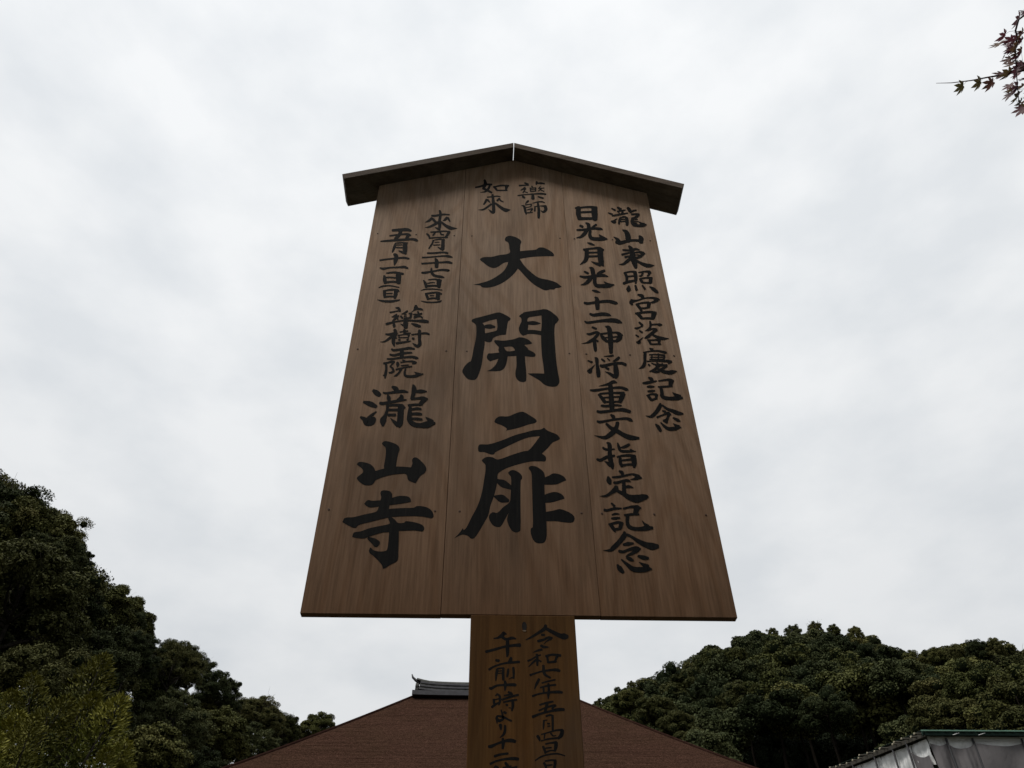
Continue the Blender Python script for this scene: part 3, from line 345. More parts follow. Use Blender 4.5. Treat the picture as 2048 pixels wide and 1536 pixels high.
    ('開',0,[-9.8,785.3],[0.3406,-0.0041,0.0105,-0.4847],[('P',[[(-124.1,883.6),(-121.9,893.1),(-96.7,904.5),(-72.9,914.8),(-58.5,921.2),(-45.6,923.6),(-28.0,912.8),(-15.2,900.2),(-17.7,890.7),(-21.7,888.2),(-25.8,856.8),(-28.2,832.8),(-43.8,830.1),(-56.3,824.0),(-64.0,817.1),(-67.0,805.8),(-74.7,801.1),(-86.4,805.2),(-86.2,791.9),(-89.5,759.1),(-93.3,714.3),(-100.1,680.9),(-107.1,662.3),(-117.4,659.0),(-129.3,662.7),(-142.6,683.8),(-143.6,692.0),(-138.2,708.8),(-128.1,723.8),(-122.2,728.2),(-115.9,777.8),(-110.7,820.1),(-110.7,854.0),(-112.7,870.1),(-118.4,877.3)],[(-93.8,877.7),(-87.3,866.3),(-86.1,838.9),(-84.5,837.4),(-68.9,842.9),(-53.3,851.3),(-54.3,895.3),(-72.6,888.9)]]),[-223,-167,32,-185,-167,39,-148,-163,18],('P',[[(8.9,909.3),(14.6,917.8),(18.7,921.5),(22.0,926.4),(44.8,933.2),(69.2,938.8),(79.0,942.3),(91.9,939.6),(107.5,924.5),(121.0,902.4),(115.4,887.0),(110.3,879.8),(106.8,854.3),(105.9,797.9),(106.8,732.8),(108.9,695.1),(111.4,670.5),(110.8,656.2),(104.2,643.9),(93.7,640.6),(79.1,643.2),(69.0,650.0),(60.4,660.9),(45.9,672.7),(28.3,686.6),(46.3,688.1),(72.1,687.8),(71.2,714.9),(68.7,753.1),(68.1,796.7),(68.7,833.7),(50.3,837.2),(33.0,837.1),(25.9,833.4),(18.7,829.8),(11.1,839.8),(7.4,857.9),(11.6,876.5),(15.3,888.3),(14.4,902.4)],[(33.6,901.8),(52.2,909.6),(72.5,915.0),(72.1,880.9),(69.2,850.8),(50.7,854.7),(32.6,854.1),(34.6,875.0)]]),[126,-197,27,173,-197,36,227,-194,9],('P',[[(-60.8,806.0),(-57.8,810.6),(-34.5,809.1),(-4.9,816.7),(7.7,823.8),(21.7,822.0),(34.1,814.6),(43.9,801.5),(39.9,798.1),(22.0,794.2),(30.3,782.3),(33.2,775.9),(45.3,767.5),(51.2,759.0),(50.3,751.5),(44.8,748.5),(22.7,750.6),(23.1,730.4),(24.8,698.9),(24.9,668.0),(22.5,657.8),(14.3,655.2),(5.4,658.4),(-1.9,669.3),(-3.9,687.7),(-0.6,712.8),(-0.9,751.0),(-23.8,748.6),(-26.2,728.9),(-31.5,707.7),(-40.5,696.0),(-55.5,692.5),(-79.4,692.2),(-67.5,700.4),(-55.6,717.5),(-48.9,738.9),(-61.8,733.2),(-70.8,728.0),(-77.7,735.9),(-80.1,744.3),(-75.7,758.4),(-68.1,758.7),(-46.7,762.6),(-49.1,773.4),(-47.6,782.1),(-54.6,792.9)],[(-33.7,783.7),(-12.9,786.5),(-5.3,776.9),(-5.3,771.4),(-25.3,768.6)]])]),
    ('扉',0,[0.1,340.0],[0.2934,-0.0048,0.0058,-0.3594],[('P',[[(-57.8,520.5),(-52.7,530.7),(-44.2,536.5),(-23.6,537.0),(-6.3,546.5),(5.8,552.0),(16.2,552.3),(33.2,539.6),(45.0,529.7),(47.8,521.9),(42.9,516.3),(27.4,511.4),(10.2,503.3),(-5.1,497.4),(-28.9,490.3),(-27.2,496.9),(-39.0,506.5),(-56.1,515.0)]]),('P',[[(-96.8,429.9),(-96.2,440.5),(-92.2,445.8),(-72.2,446.3),(-40.7,458.7),(-7.1,476.7),(18.4,486.0),(37.2,492.9),(57.6,496.7),(65.5,502.4),(74.5,492.7),(96.0,481.2),(103.1,470.6),(102.0,465.2),(84.7,455.1),(72.4,437.9),(57.6,420.8),(65.6,412.7),(67.0,404.4),(64.2,397.2),(56.0,397.0),(33.1,396.5),(8.4,389.9),(-24.3,377.0),(-38.9,367.7),(-48.6,357.5),(-49.3,339.7),(-53.2,314.3),(-57.8,293.2),(-65.3,266.8),(-69.7,242.5),(-78.7,222.4),(-88.9,200.9),(-99.1,183.1),(-106.6,180.4),(-112.8,186.4),(-117.4,188.9),(-127.3,190.5),(-144.2,180.7),(-134.2,193.1),(-125.6,208.2),(-123.9,202.1),(-118.0,209.3),(-106.6,238.3),(-94.9,266.1),(-86.2,300.1),(-80.6,342.8),(-78.0,382.8),(-87.1,395.8),(-83.2,403.1),(-75.0,407.8),(-61.9,407.2),(-48.8,400.7),(-15.9,415.0),(14.0,427.2),(24.8,429.5),(41.1,452.0),(54.4,474.9),(26.5,469.9),(1.1,457.5),(-24.0,442.1),(-54.6,422.5),(-58.7,415.8),(-66.9,415.6),(-81.8,421.9),(-94.2,422.7)]]),('P',[[(-24.4,360.7),(-19.5,367.8),(-11.4,370.0),(-0.1,364.2),(7.8,354.4),(8.0,344.5),(5.2,340.5),(3.4,277.1),(2.3,204.1),(-2.3,199.5),(-9.9,198.5),(-17.5,203.7),(-25.0,219.7),(-27.3,234.1),(-23.3,250.6),(-32.7,230.4),(-41.9,213.1),(-51.0,211.7),(-60.2,217.3),(-68.1,233.4),(-66.7,244.3),(-59.0,250.9),(-49.7,249.2),(-35.7,265.2),(-21.6,278.5),(-19.2,295.6),(-18.2,314.7),(-18.0,349.9)]]),[-168,4,33,-122,26,60,-59,59,33],[-190,125,16,-136,141,60,-82,159,27],('P',[[(24.4,375.7),(27.8,381.9),(37.6,383.1),(48.9,377.3),(59.9,365.4),(62.6,350.5),(72.5,355.7),(82.4,362.3),(98.5,359.2),(107.9,352.4),(112.5,342.6),(103.9,338.5),(87.5,330.4),(60.2,328.9),(60.0,300.9),(70.5,305.9),(83.3,309.0),(95.9,305.4),(103.4,297.9),(105.4,290.3),(96.6,287.3),(77.4,280.3),(60.8,278.1),(61.4,253.9),(79.5,258.0),(92.2,261.9),(104.5,258.4),(119.6,249.4),(125.3,240.4),(123.1,229.4),(116.7,225.7),(102.8,226.3),(81.4,229.1),(61.3,228.4),(61.0,201.5),(59.7,187.3),(54.7,174.2),(44.1,171.0),(33.6,174.7),(26.4,190.3),(25.3,208.0),(30.1,213.4),(30.9,259.0),(31.1,315.7),(31.2,354.9),(29.1,366.8)]])]),
    ('如',0,[-76.0,1546.7],[0.4205,0.0073,0.021,-0.7419],[[-54,-62,17,-47,-32,27,-60,2,23,-53,8,13],[-126,-2,13,-86,-10,17,-37,-25,17,4,-25,17],[-10,-22,17,-23,8,20,-46,31,15,-89,38,3],[-66,5,20,-30,22,20,4,40,17],[17,-5,13,81,-17,15,141,-15,13],[27,-5,20,43,18,18],[124,-15,30,117,18,17],[43,22,12,127,22,12]]),
    ('來',0,[-67.2,1452.5],[0.4106,0.0056,0.0195,-0.7071],[[-9,-75,20,-4,-39,23,-1,11,27,1,60,27,-2,75,10],[-51,-55,12,-16,-58,12,28,-63,13,55,-58,10],[-56,-36,20,-66,-16,20,-79,4,13],[-49,-33,20,-29,-12,10],[45,-43,17,28,-26,17],[45,-43,17,58,-26,13,78,-16,10],[-19,1,17,-49,24,17,-82,44,15,-124,47,2],[14,-6,17,44,18,23,77,41,27,100,49,30,132,47,7],[-42,41,3,-22,60,17,-6,70,17]]),
    ('藥',0,[63.1,1540.2],[0.422,-0.0187,0.0209,-0.7407],[[-64,-57,13,-37,-44,20],[-107,-35,15,-71,-37,12,-30,-38,10],[34,-67,17,30,-44,13],[27,-54,13,67,-54,17,97,-50,13],[-60,-20,13,-93,3,10],[-90,0,8,-54,-10,10],[-54,-10,10,-77,23,10],[-67,13,8,-40,22,10],[-7,-30,12,0,-23,10],[-20,-17,8,-17,10,10],[-20,-13,8,27,-17,10],[25,-17,13,23,10,12],[-14,-2,7,20,-3,7],[-17,13,8,26,10,8],[63,-27,10,47,-10,8],[47,-10,7,93,-15,8],[73,-13,9,46,10,8],[66,0,8,90,12,10],[-117,45,10,-66,38,9,0,33,10,66,30,15,106,35,13],[1,33,20,3,69,28],[-79,53,17,-63,61,17],[43,53,10,62,60,15,85,66,13]]),
    ('師',0,[64.6,1438.2],[0.4111,-0.0185,0.0193,-0.7031],[[-44,-55,17,-57,-42,17,-70,-28,3],[-99,-18,5,-77,-8,20,-66,32,20,-59,55,8],[-67,-22,10,-17,-28,10],[-20,-25,12,-23,-8,10],[-60,-1,9,-20,-8,9],[-53,18,9,-10,8,13],[-10,12,13,-27,32,8],[-60,42,12,-10,38,9],[-10,-35,7,30,-45,12,67,-47,13,89,-38,8],[33,-35,17,40,15,23,39,64,23,39,82,17],[10,-8,12,8,28,15],[5,-8,9,40,-12,9],[50,-13,8,90,-12,17],[90,-12,27,96,15,27,76,35,17,56,25,7]]),
    ('令',1,[50.3,-49.9],[0.2518,-0.0098,0.0026,-0.2648],[[-4,-99,23,-16,-69,31,-70,-33,23,-121,-2,18,-163,19,8],[4,-69,27,55,-41,31,110,-14,39,145,-8,51,168,-6,35],[-37,-22,20,-15,-20,20],[-66,29,23,-23,18,20,16,0,20,47,4,16],[39,10,20,4,29,10,-19,52,5],[-42,64,20,-23,74,23,14,77,10]]),
    ('和',1,[40.2,-93.4],[0.2471,-0.0085,0.0022,-0.2551],[[-1,-72,20,-36,-62,18,-75,-46,3],[-112,20,18,-82,7,14,-44,-17,12,-12,-27,14],[-42,-32,20,-38,7,23,-37,57,16],[-47,11,18,-74,34,16,-105,67,8],[-24,15,12,-8,26,14],[31,-17,20,82,-30,18,148,-23,23],[42,-13,18,48,34,18],[121,-17,23,105,18,16],[50,32,16,112,24,20]]),
    ('七',1,[46.1,-121.1],[0.2442,-0.009,0.002,-0.2491],[[-122,24,20,-95,14,16,-37,-4,14,42,-17,20,93,-17,27,114,-9,20],[-17,-53,20,-13,-5,25,-1,22,21,38,45,16]]),
    ('年',1,[45.8,-153.1],[0.2408,-0.0089,0.0018,-0.2422],[[-56,-74,23,-75,-35,21,-91,5,8],[-32,-44,14,19,-58,14,74,-70,14],[-44,-7,14,11,-21,16,78,-29,16],[19,-38,18,23,9,20,19,51,20,18,82,8],[-20,-3,18,-18,32,14],[-106,61,18,-59,44,14,22,32,18,91,28,24,130,32,20]]),
    ('五',1,[49.3,-190.6],[0.2368,-0.0091,0.0016,-0.2342],[[-70,-26,16,-19,-42,18,36,-53,16],[-11,-38,24,-19,-1,24,-31,31,20],[-76,19,14,-19,-5,16,46,-22,20,58,-14,12],[40,-14,24,29,7,16],[-126,69,24,-60,43,18,21,23,20,82,11,28,123,11,24]]),
    ('月',1,[47.9,-216.5],[0.234,-0.0088,0.0014,-0.2288],[[-36,-12,16,-38,29,16,-40,57,10],[-34,-14,10,-9,-16,10],[-18,-48,16,15,-57,16,40,-52,12],[34,-52,20,35,9,20,35,65,18],[-5,11,16,11,13,12],[-5,33,10,15,31,10]]),
    ('四',1,[50.6,-240.9],[0.2315,-0.009,0.0013,-0.2237],[[-102,2,24,-90,22,24,-83,44,8],[-70,-10,12,-13,-26,12,48,-43,16,97,-45,20],[97,-43,28,89,-6,33,64,22,20],[-45,-10,14,-49,22,12],[4,-18,16,24,2,12,48,-2,6],[-73,42,10,-13,26,14,68,18,16]]),
    ('日',1,[49.0,-262.5],[0.2292,-0.0088,0.0011,-0.2193],[[-54,-10,20,-42,18,20,-36,43,16],[-34,-30,14,2,-39,14,51,-43,24],[51,-43,28,47,-6,30,39,26,16],[-34,2,10,11,-2,14],[-38,37,16,2,22,12,35,22,12]]),
    ('（',1,[47.6,-277.2],[0.2276,-0.0086,0.001,-0.2163],[[-113,34,10,-67,4,14,-6,-14,14,63,-20,14,124,-4,10]]),
    ('日',1,[48.1,-292.8],[0.2259,-0.0086,0.0009,-0.2132],[[-48,-20,20,-35,9,20,-29,41,20],[-40,-34,14,9,-42,14,46,-38,20],[42,-36,24,38,0,24,29,45,20],[-27,0,12,17,-4,12],[-31,41,14,29,37,14]]),
    ('午',1,[-33.1,-61.8],[0.2496,-0.0004,0.0025,-0.2617],[[12,-68,12,-10,-80,23,-20,-60,35,-55,-40,18,-88,-34,10],[-20,-44,23,12,-28,23,59,-38,23,88,-32,12],[-149,71,23,-101,59,21,-4,32,20,74,21,23,121,19,31],[22,-20,27,21,34,31,21,92,23,17,111,12]]),
    ('前',1,[-33.6,-117.4],[0.2437,-0.0004,0.0021,-0.2495],[[-68,-78,23,-46,-74,23],[53,-98,23,45,-74,31,29,-66,12],[-124,-3,20,-81,-29,16,-3,-53,16,68,-61,20,119,-65,20],[-59,-3,23,-65,35,21,-70,86,8],[-61,-11,12,-6,-17,12],[-10,-15,20,-12,32,23,-10,78,20],[-49,10,8,-18,6,8],[-53,28,8,-18,24,8],[29,-7,16,25,28,20,19,55,12],[70,-19,20,72,24,20,71,66,16],[71,59,12,52,63,8,32,74,3]]),
    ('十',1,[-36.6,-148.9],[0.2403,-0.0,0.0019,-0.2427],[[-107,17,20,-91,19,23,-49,-3,18,18,-8,20,80,-10,27,102,-7,23],[16,-38,20,18,-7,27,15,36,10]]),
    ('時',1,[-34.5,-176.6],[0.2374,-0.0003,0.0017,-0.2368],[[-55,-49,20,-71,-37,8],[-55,-51,16,-36,-33,20,-34,8,20,-42,36,12],[-83,-8,20,-81,24,20],[-79,-4,10,-38,-15,10],[-98,54,20,-70,32,20,-38,16,12],[35,-66,20,60,-58,16],[2,-39,14,68,-51,14],[-18,-6,16,51,-29,18,113,-45,18],[-6,14,12,51,2,16,100,-6,16],[67,-4,20,69,40,24,61,82,14],[15,34,16,27,38,16],[51,60,10,35,58,5]]),
    ('よ',1,[-38.5,-208.2],[0.234,0.0002,0.0015,-0.2301],[[-7,-59,12,3,-22,16,7,11,20,-21,27,24,-42,11,24,-34,-10,16,11,-2,20,44,15,16,74,29,18],[-42,27,16,-39,49,8],[15,-42,20,32,-34,20]]),
    ('り',1,[-38.1,-231.6],[0.2315,0.0001,0.0013,-0.2252],[[-15,-44,28,-11,-15,20,-9,1,6],[22,-38,18,22,1,22,10,34,20,-19,60,6]]),
    ('十',1,[-38.6,-254.8],[0.229,0.0002,0.0012,-0.2204],[[-105,27,24,-85,25,28,-33,2,20,28,-18,24,69,-22,33,106,-14,28],[6,-38,20,10,-6,28,6,43,20]]),
    ('二',1,[-36.1,-280.9],[0.2263,-0.0001,0.001,-0.2152],[[-70,-16,22,-24,-30,20,37,-38,20],[-104,45,20,-56,23,16,17,7,20,82,3,28,119,7,24]]),
    ('時',1,[-37.6,-305.2],[0.2237,0.0001,0.0009,-0.2103],[[24,-78,22,40,-53,28],[-54,-49,20,-70,-37,8],[-54,-51,16,-35,-33,20,-33,8,20,-41,36,12],[-82,-8,20,-80,24,20],[-78,-4,10,-37,-14,10],[-97,54,20,-69,32,20,-37,16,12],[4,-39,14,69,-51,14],[-17,-6,16,52,-29,18,114,-45,18],[-5,14,12,52,2,16,101,-6,16],[69,-4,20,70,40,24,62,83,14],[16,34,16,28,38,16],[52,61,10,36,59,5]]),
]
def crom(pts, n=7):
    P = [np.array(p, float) for p in pts]
    if len(P) == 2: P = [P[0], (P[0]+P[1])/2, P[1]]
    Q = [2*P[0]-P[1]] + P + [2*P[-1]-P[-2]]
    o = []
    for i in range(1, len(Q)-2):
        for k in range(n):
            t = k/n
            o.append(0.5*((2*Q[i]) + (-Q[i-1]+Q[i+1])*t + (2*Q[i-1]-5*Q[i]+4*Q[i+1]-Q[i+2])*t*t + (-Q[i-1]+3*Q[i]-3*Q[i+1]+Q[i+2])*t**3))
    o.append(P[-1]); return o
def stroke_geo(flat, rng):
    pts = [flat[i:i+3] for i in range(0, len(flat), 3)]
    c = crom(pts)
    vs, fs = [], []
    w = [max(abs(p[2])*0.99, 1.2)/2*(1+rng.uniform(-.035, .035)) for p in c]
    d = [None]*len(c)
    for i in range(len(c)):
        a, b = c[max(i-1, 0)][:2], c[min(i+1, len(c)-1)][:2]
        t = b-a; t = t/max(np.linalg.norm(t), 1e-6); d[i] = t
    for i, p in enumerate(c):
        nrm = np.array([-d[i][1], d[i][0]])
        vs.append(p[:2]+nrm*w[i]); vs.append(p[:2]-nrm*w[i])
    for i in range(len(c)-1): fs.append((2*i, 2*i+1, 2*i+3, 2*i+2))
    for i, s in ((0, -1), (len(c)-1, 1)):        # rounded brush ends
        nrm = np.array([-d[i][1], d[i][0]]); base = len(vs)
        idx = [2*i]
        ext = 0.62
        for k in range(1, 6):
            a = math.pi*k/6
            vs.append(c[i][:2] + nrm*w[i]*math.cos(a) + d[i]*s*w[i]*math.sin(a)*ext); idx.append(len(vs)-1)
        idx.append(2*i+1)
        fs.append(tuple(idx) if s < 0 else tuple(idx[::-1]))
    return vs, fs
def smooth_loop(lp, n=3):
    P = [np.array(q, float) for q in lp]; m = len(P); o = []
    for i in range(m):
        a, b, c, e = P[i-1], P[i], P[(i+1) % m], P[(i+2) % m]
        v1, v2 = b-a, c-b
        cs = float(v1@v2)/(np.linalg.norm(v1)*np.linalg.norm(v2)+1e-9)
        v3 = e-c; cs2 = float(v2@v3)/(np.linalg.norm(v3)*np.linalg.norm(v2)+1e-9)
        k1 = 1.0 if cs > 0.3 else 0.0; k2 = 1.0 if cs2 > 0.3 else 0.0
        t1 = ((c-a)*0.5*k1 + (c-b)*(1-k1)); t2 = ((e-b)*0.5*k2 + (c-b)*(1-k2))
        l = np.linalg.norm(v2)
        t1 = t1/(np.linalg.norm(t1)+1e-9)*l; t2 = t2/(np.linalg.norm(t2)+1e-9)*l
        for k in range(n):
            t = k/n
            o.append((2*t**3-3*t**2+1)*b + (t**3-2*t**2+t)*t1 + (-2*t**3+3*t**2)*c + (t**3-t**2)*t2)
    return o
for gi, (ch, surf, (cx, cz), (a, b, c2, d2), strokes) in enumerate(WRITING):
    rng = random.Random(gi)
    V, F = [], []
    y0 = (-0.00045 if surf == 0 else -0.00615)
    for si, s in enumerate(strokes):
        yy = y0 - 0.000018*si
        o = len(V)
        if s[0] == 'P':
            loops = [smooth_loop(l) for l in s[1]]
            tris = tessellate_polygon([[Vector((q[0], q[1], 0)) for q in l] for l in loops])
            flat = [q for l in loops for q in l]
            V += [(q[0]/1000, yy, ZB+q[1]/1000) for q in flat]
            F += [tuple(o+i for i in t) for t in tris]
        else:
            vs, fs = stroke_geo(s, rng)
            V += [((cx+a*u+b*v)/1000, yy, ZB+(cz+c2*u+d2*v)/1000) for u, v in vs]
            F += [tuple(o+i for i in f) for f in fs]
    nm = 'punctuation_mark' if ch in '・（）' else ('kana' if ch in 'より' else 'kanji')
    obj(nm, mesh(nm, V, F, M_ink), SIGN)

# ------------------------------------------------------------ trees
def leaf_mat(name, lo, hi, tip, rough=0.6):
    M = Mat(name)
    oi = M.n('ShaderNodeObjectInfo')
    n = M.noise(M.coord(), 1.7, 3, 0.6)
    nf = M.noise(M.coord(), 14, 2, 0.6)
    c = M.ramp(n, [(0.3, lo), (0.6, hi), (0.8, tip)])
    c = M.mixc(c, M.ramp(nf, [(0.3, (0.75,)*3), (0.7, (1.2,)*3)]), 1.0, 'MULTIPLY')
    hs = M.n('ShaderNodeHueSaturation'); M.l(c, hs.inputs['Color'])
    m1 = M.n('ShaderNodeMapRange'); M.l(oi.outputs['Random'], m1.inputs[0]); m1.inputs[3].default_value = 0.6; m1.inputs[4].default_value = 1.35
    M.l(m1.outputs[0], hs.inputs['Value'])
    m2 = M.n('ShaderNodeMapRange'); M.l(oi.outputs['Random'], m2.inputs[0]); m2.inputs[3].default_value = 0.515; m2.inputs[4].default_value = 0.48
    M.l(m2.outputs[0], hs.inputs['Hue'])
    M.base(hs.outputs[0]); M.rough(rough, 0.04)
    return M.m
M_lf = leaf_mat('evergreen_leaves', (0.050, 0.058, 0.020), (0.084, 0.088, 0.029), (0.130, 0.122, 0.042))
M_lfdark = leaf_mat('dark_evergreen_leaves', (0.036, 0.046, 0.020), (0.060, 0.069, 0.029), (0.092, 0.096, 0.040))
M_lfol = leaf_mat('olive_leaves', (0.054, 0.058, 0.021), (0.080, 0.081, 0.029), (0.118, 0.110, 0.041))
M_lfyel = leaf_mat('yellow_green_leaves', (0.062, 0.070, 0.014), (0.125, 0.125, 0.022), (0.25, 0.21, 0.035))
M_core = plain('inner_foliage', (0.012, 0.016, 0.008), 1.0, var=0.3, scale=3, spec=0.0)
M_bark = plain('tree_bark', (0.030, 0.026, 0.021), 0.9, var=0.4, scale=12, spec=0.05)

def crown_mesh(name, seed, clumps, per, leaf, mat, squash=0.85, core=0.55, clump_r=(0.2, 0.36), aspect=0.55, open_=0.0):
    """a crown of unit radius: leaf-sized faces spread over many rounded clumps"""
    g = np.random.default_rng(seed)
    cs = []
    while len(cs) < clumps:
        v = g.normal(size=3); v /= np.linalg.norm(v)
        if v[2] < -0.62: continue
        r = g.uniform(0.45, 0.86)
        cs.append(np.append(v*r*np.array([1, 1, squash]), g.uniform(*clump_r)))
    cs = np.array(cs)
    n = clumps*per
    ci = np.repeat(np.arange(clumps), per)
    d = g.normal(size=(n, 3)); d /= np.linalg.norm(d, axis=1)[:, None]
    d[:, 2] = np.where((d[:, 2] < -0.3) & (g.random(n) < 0.75), -d[:, 2], d[:, 2])
    rad = cs[ci, 3]*(1 - open_*g.random(n) - 0.22*g.random(n)**2 + 0.10*g.random(n)**3)
    pos = cs[ci, :3] + d*rad[:, None]*np.array([1, 1, 0.82])
    nr = d*0.8 + g.normal(size=(n, 3))*0.75 + np.array([0, 0, 0.35]); nr /= np.linalg.norm(nr, axis=1)[:, None]
    t = np.cross(nr, g.normal(size=(n, 3))); t /= np.linalg.norm(t, axis=1)[:, None]
    bt = np.cross(nr, t)
    s = leaf*g.uniform(0.6, 1.3, n)[:, None]
    v = np.empty((n, 4, 3))
    v[:, 0] = pos - t*s; v[:, 1] = pos - bt*s*aspect + nr*s*0.15; v[:, 2] = pos + t*s; v[:, 3] = pos + bt*s*aspect + nr*s*0.15
    V = v.reshape(-1, 3); nq = n
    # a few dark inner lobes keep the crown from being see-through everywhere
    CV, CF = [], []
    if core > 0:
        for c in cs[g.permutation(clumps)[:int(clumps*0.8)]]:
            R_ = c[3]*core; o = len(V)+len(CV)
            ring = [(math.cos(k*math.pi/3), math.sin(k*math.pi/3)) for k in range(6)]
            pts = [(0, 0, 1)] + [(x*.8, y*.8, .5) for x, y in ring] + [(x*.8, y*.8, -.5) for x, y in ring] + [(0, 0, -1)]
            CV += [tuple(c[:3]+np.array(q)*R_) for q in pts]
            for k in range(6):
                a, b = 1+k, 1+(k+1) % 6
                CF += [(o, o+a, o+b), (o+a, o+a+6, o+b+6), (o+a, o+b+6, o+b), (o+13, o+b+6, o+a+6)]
    me = bpy.data.meshes.new(name)
    allv = np.vstack([V, np.array(CV)]) if CV else V
    me.vertices.add(len(allv)); me.vertices.foreach_set('co', allv.ravel().astype(np.float32))
    loops = np.concatenate([np.arange(nq*4), np.array(CF, int).ravel()]) if CF else np.arange(nq*4)
    me.loops.add(len(loops)); me.loops.foreach_set('vertex_index', loops.astype(np.int32))
    sizes = np.concatenate([np.full(nq, 4), np.full(len(CF), 3)])
    starts = np.concatenate([[0], np.cumsum(sizes)[:-1]])
    me.polygons.add(len(sizes)); me.polygons.foreach_set('loop_start', starts.astype(np.int32))
    me.polygons.foreach_set('loop_total', sizes.astype(np.int32))
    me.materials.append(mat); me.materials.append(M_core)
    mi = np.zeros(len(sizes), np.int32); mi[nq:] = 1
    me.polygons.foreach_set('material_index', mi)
    me.update(calc_edges=True)
    return me

def trunk_mesh(name, seed, H, rc, r0, limbs=7):
    """trunk of height H to the crown centre, limbs reaching into a crown of radius rc"""
    g = random.Random(seed); parts = []
    top = Vector((g.uniform(-.1, .1)*rc, g.uniform(-.1, .1)*rc, H))
    path = [(Vector((0, 0, -0.6)), r0*1.25)]
    for k in range(1, 7):
        t = k/6
        path.append((Vector((top.x*t+g.uniform(-.04, .04)*rc, top.y*t+g.uniform(-.04, .04)*rc, H*t+rc*0.3*t)), r0*(1-0.72*t)))
    parts.append(tube(path, 8))
    for i in range(limbs):
        t0 = g.uniform(0.45, 0.95); p0 = Vector((top.x*t0, top.y*t0, max(H-rc*0.9, H*0.3)*(1-t0)+H*t0))
        p0 = Vector((top.x, top.y, 0)) * t0 + Vector((0, 0, H - rc*(1.0-t0)*1.3))
        a = 2*math.pi*(i+g.uniform(-.3, .3))/limbs; e = g.uniform(0.25, 0.9)
        dirn = Vector((math.cos(a), math.sin(a), e)).normalized()
        p = p0.copy(); r = r0*0.4; pp = [(p.copy(), r)]
        for k in range(5):
            dirn = (dirn + Vector((g.uniform(-.3, .3), g.uniform(-.3, .3), g.uniform(-.12, .25)))).normalized()
            p = p + dirn*rc*0.18; r *= 0.72; pp.append((p.copy(), r))
            if k in (1, 2, 3):
                q = p.copy(); dd = (dirn + Vector((g.uniform(-.8, .8), g.uniform(-.8, .8), g.uniform(-.1, .6)))).normalized(); rr = r*0.6; qq = [(q.copy(), rr)]
                for j in range(3):
                    q = q + dd*rc*0.14; dd = (dd+Vector((g.uniform(-.3, .3), g.uniform(-.3, .3), .1))).normalized(); rr *= .65; qq.append((q.copy(), rr))
                parts.append(tube(qq, 5))
        parts.append(tube(pp, 6))
    V, F = join(parts); return mesh(name, V, F, M_bark, True)

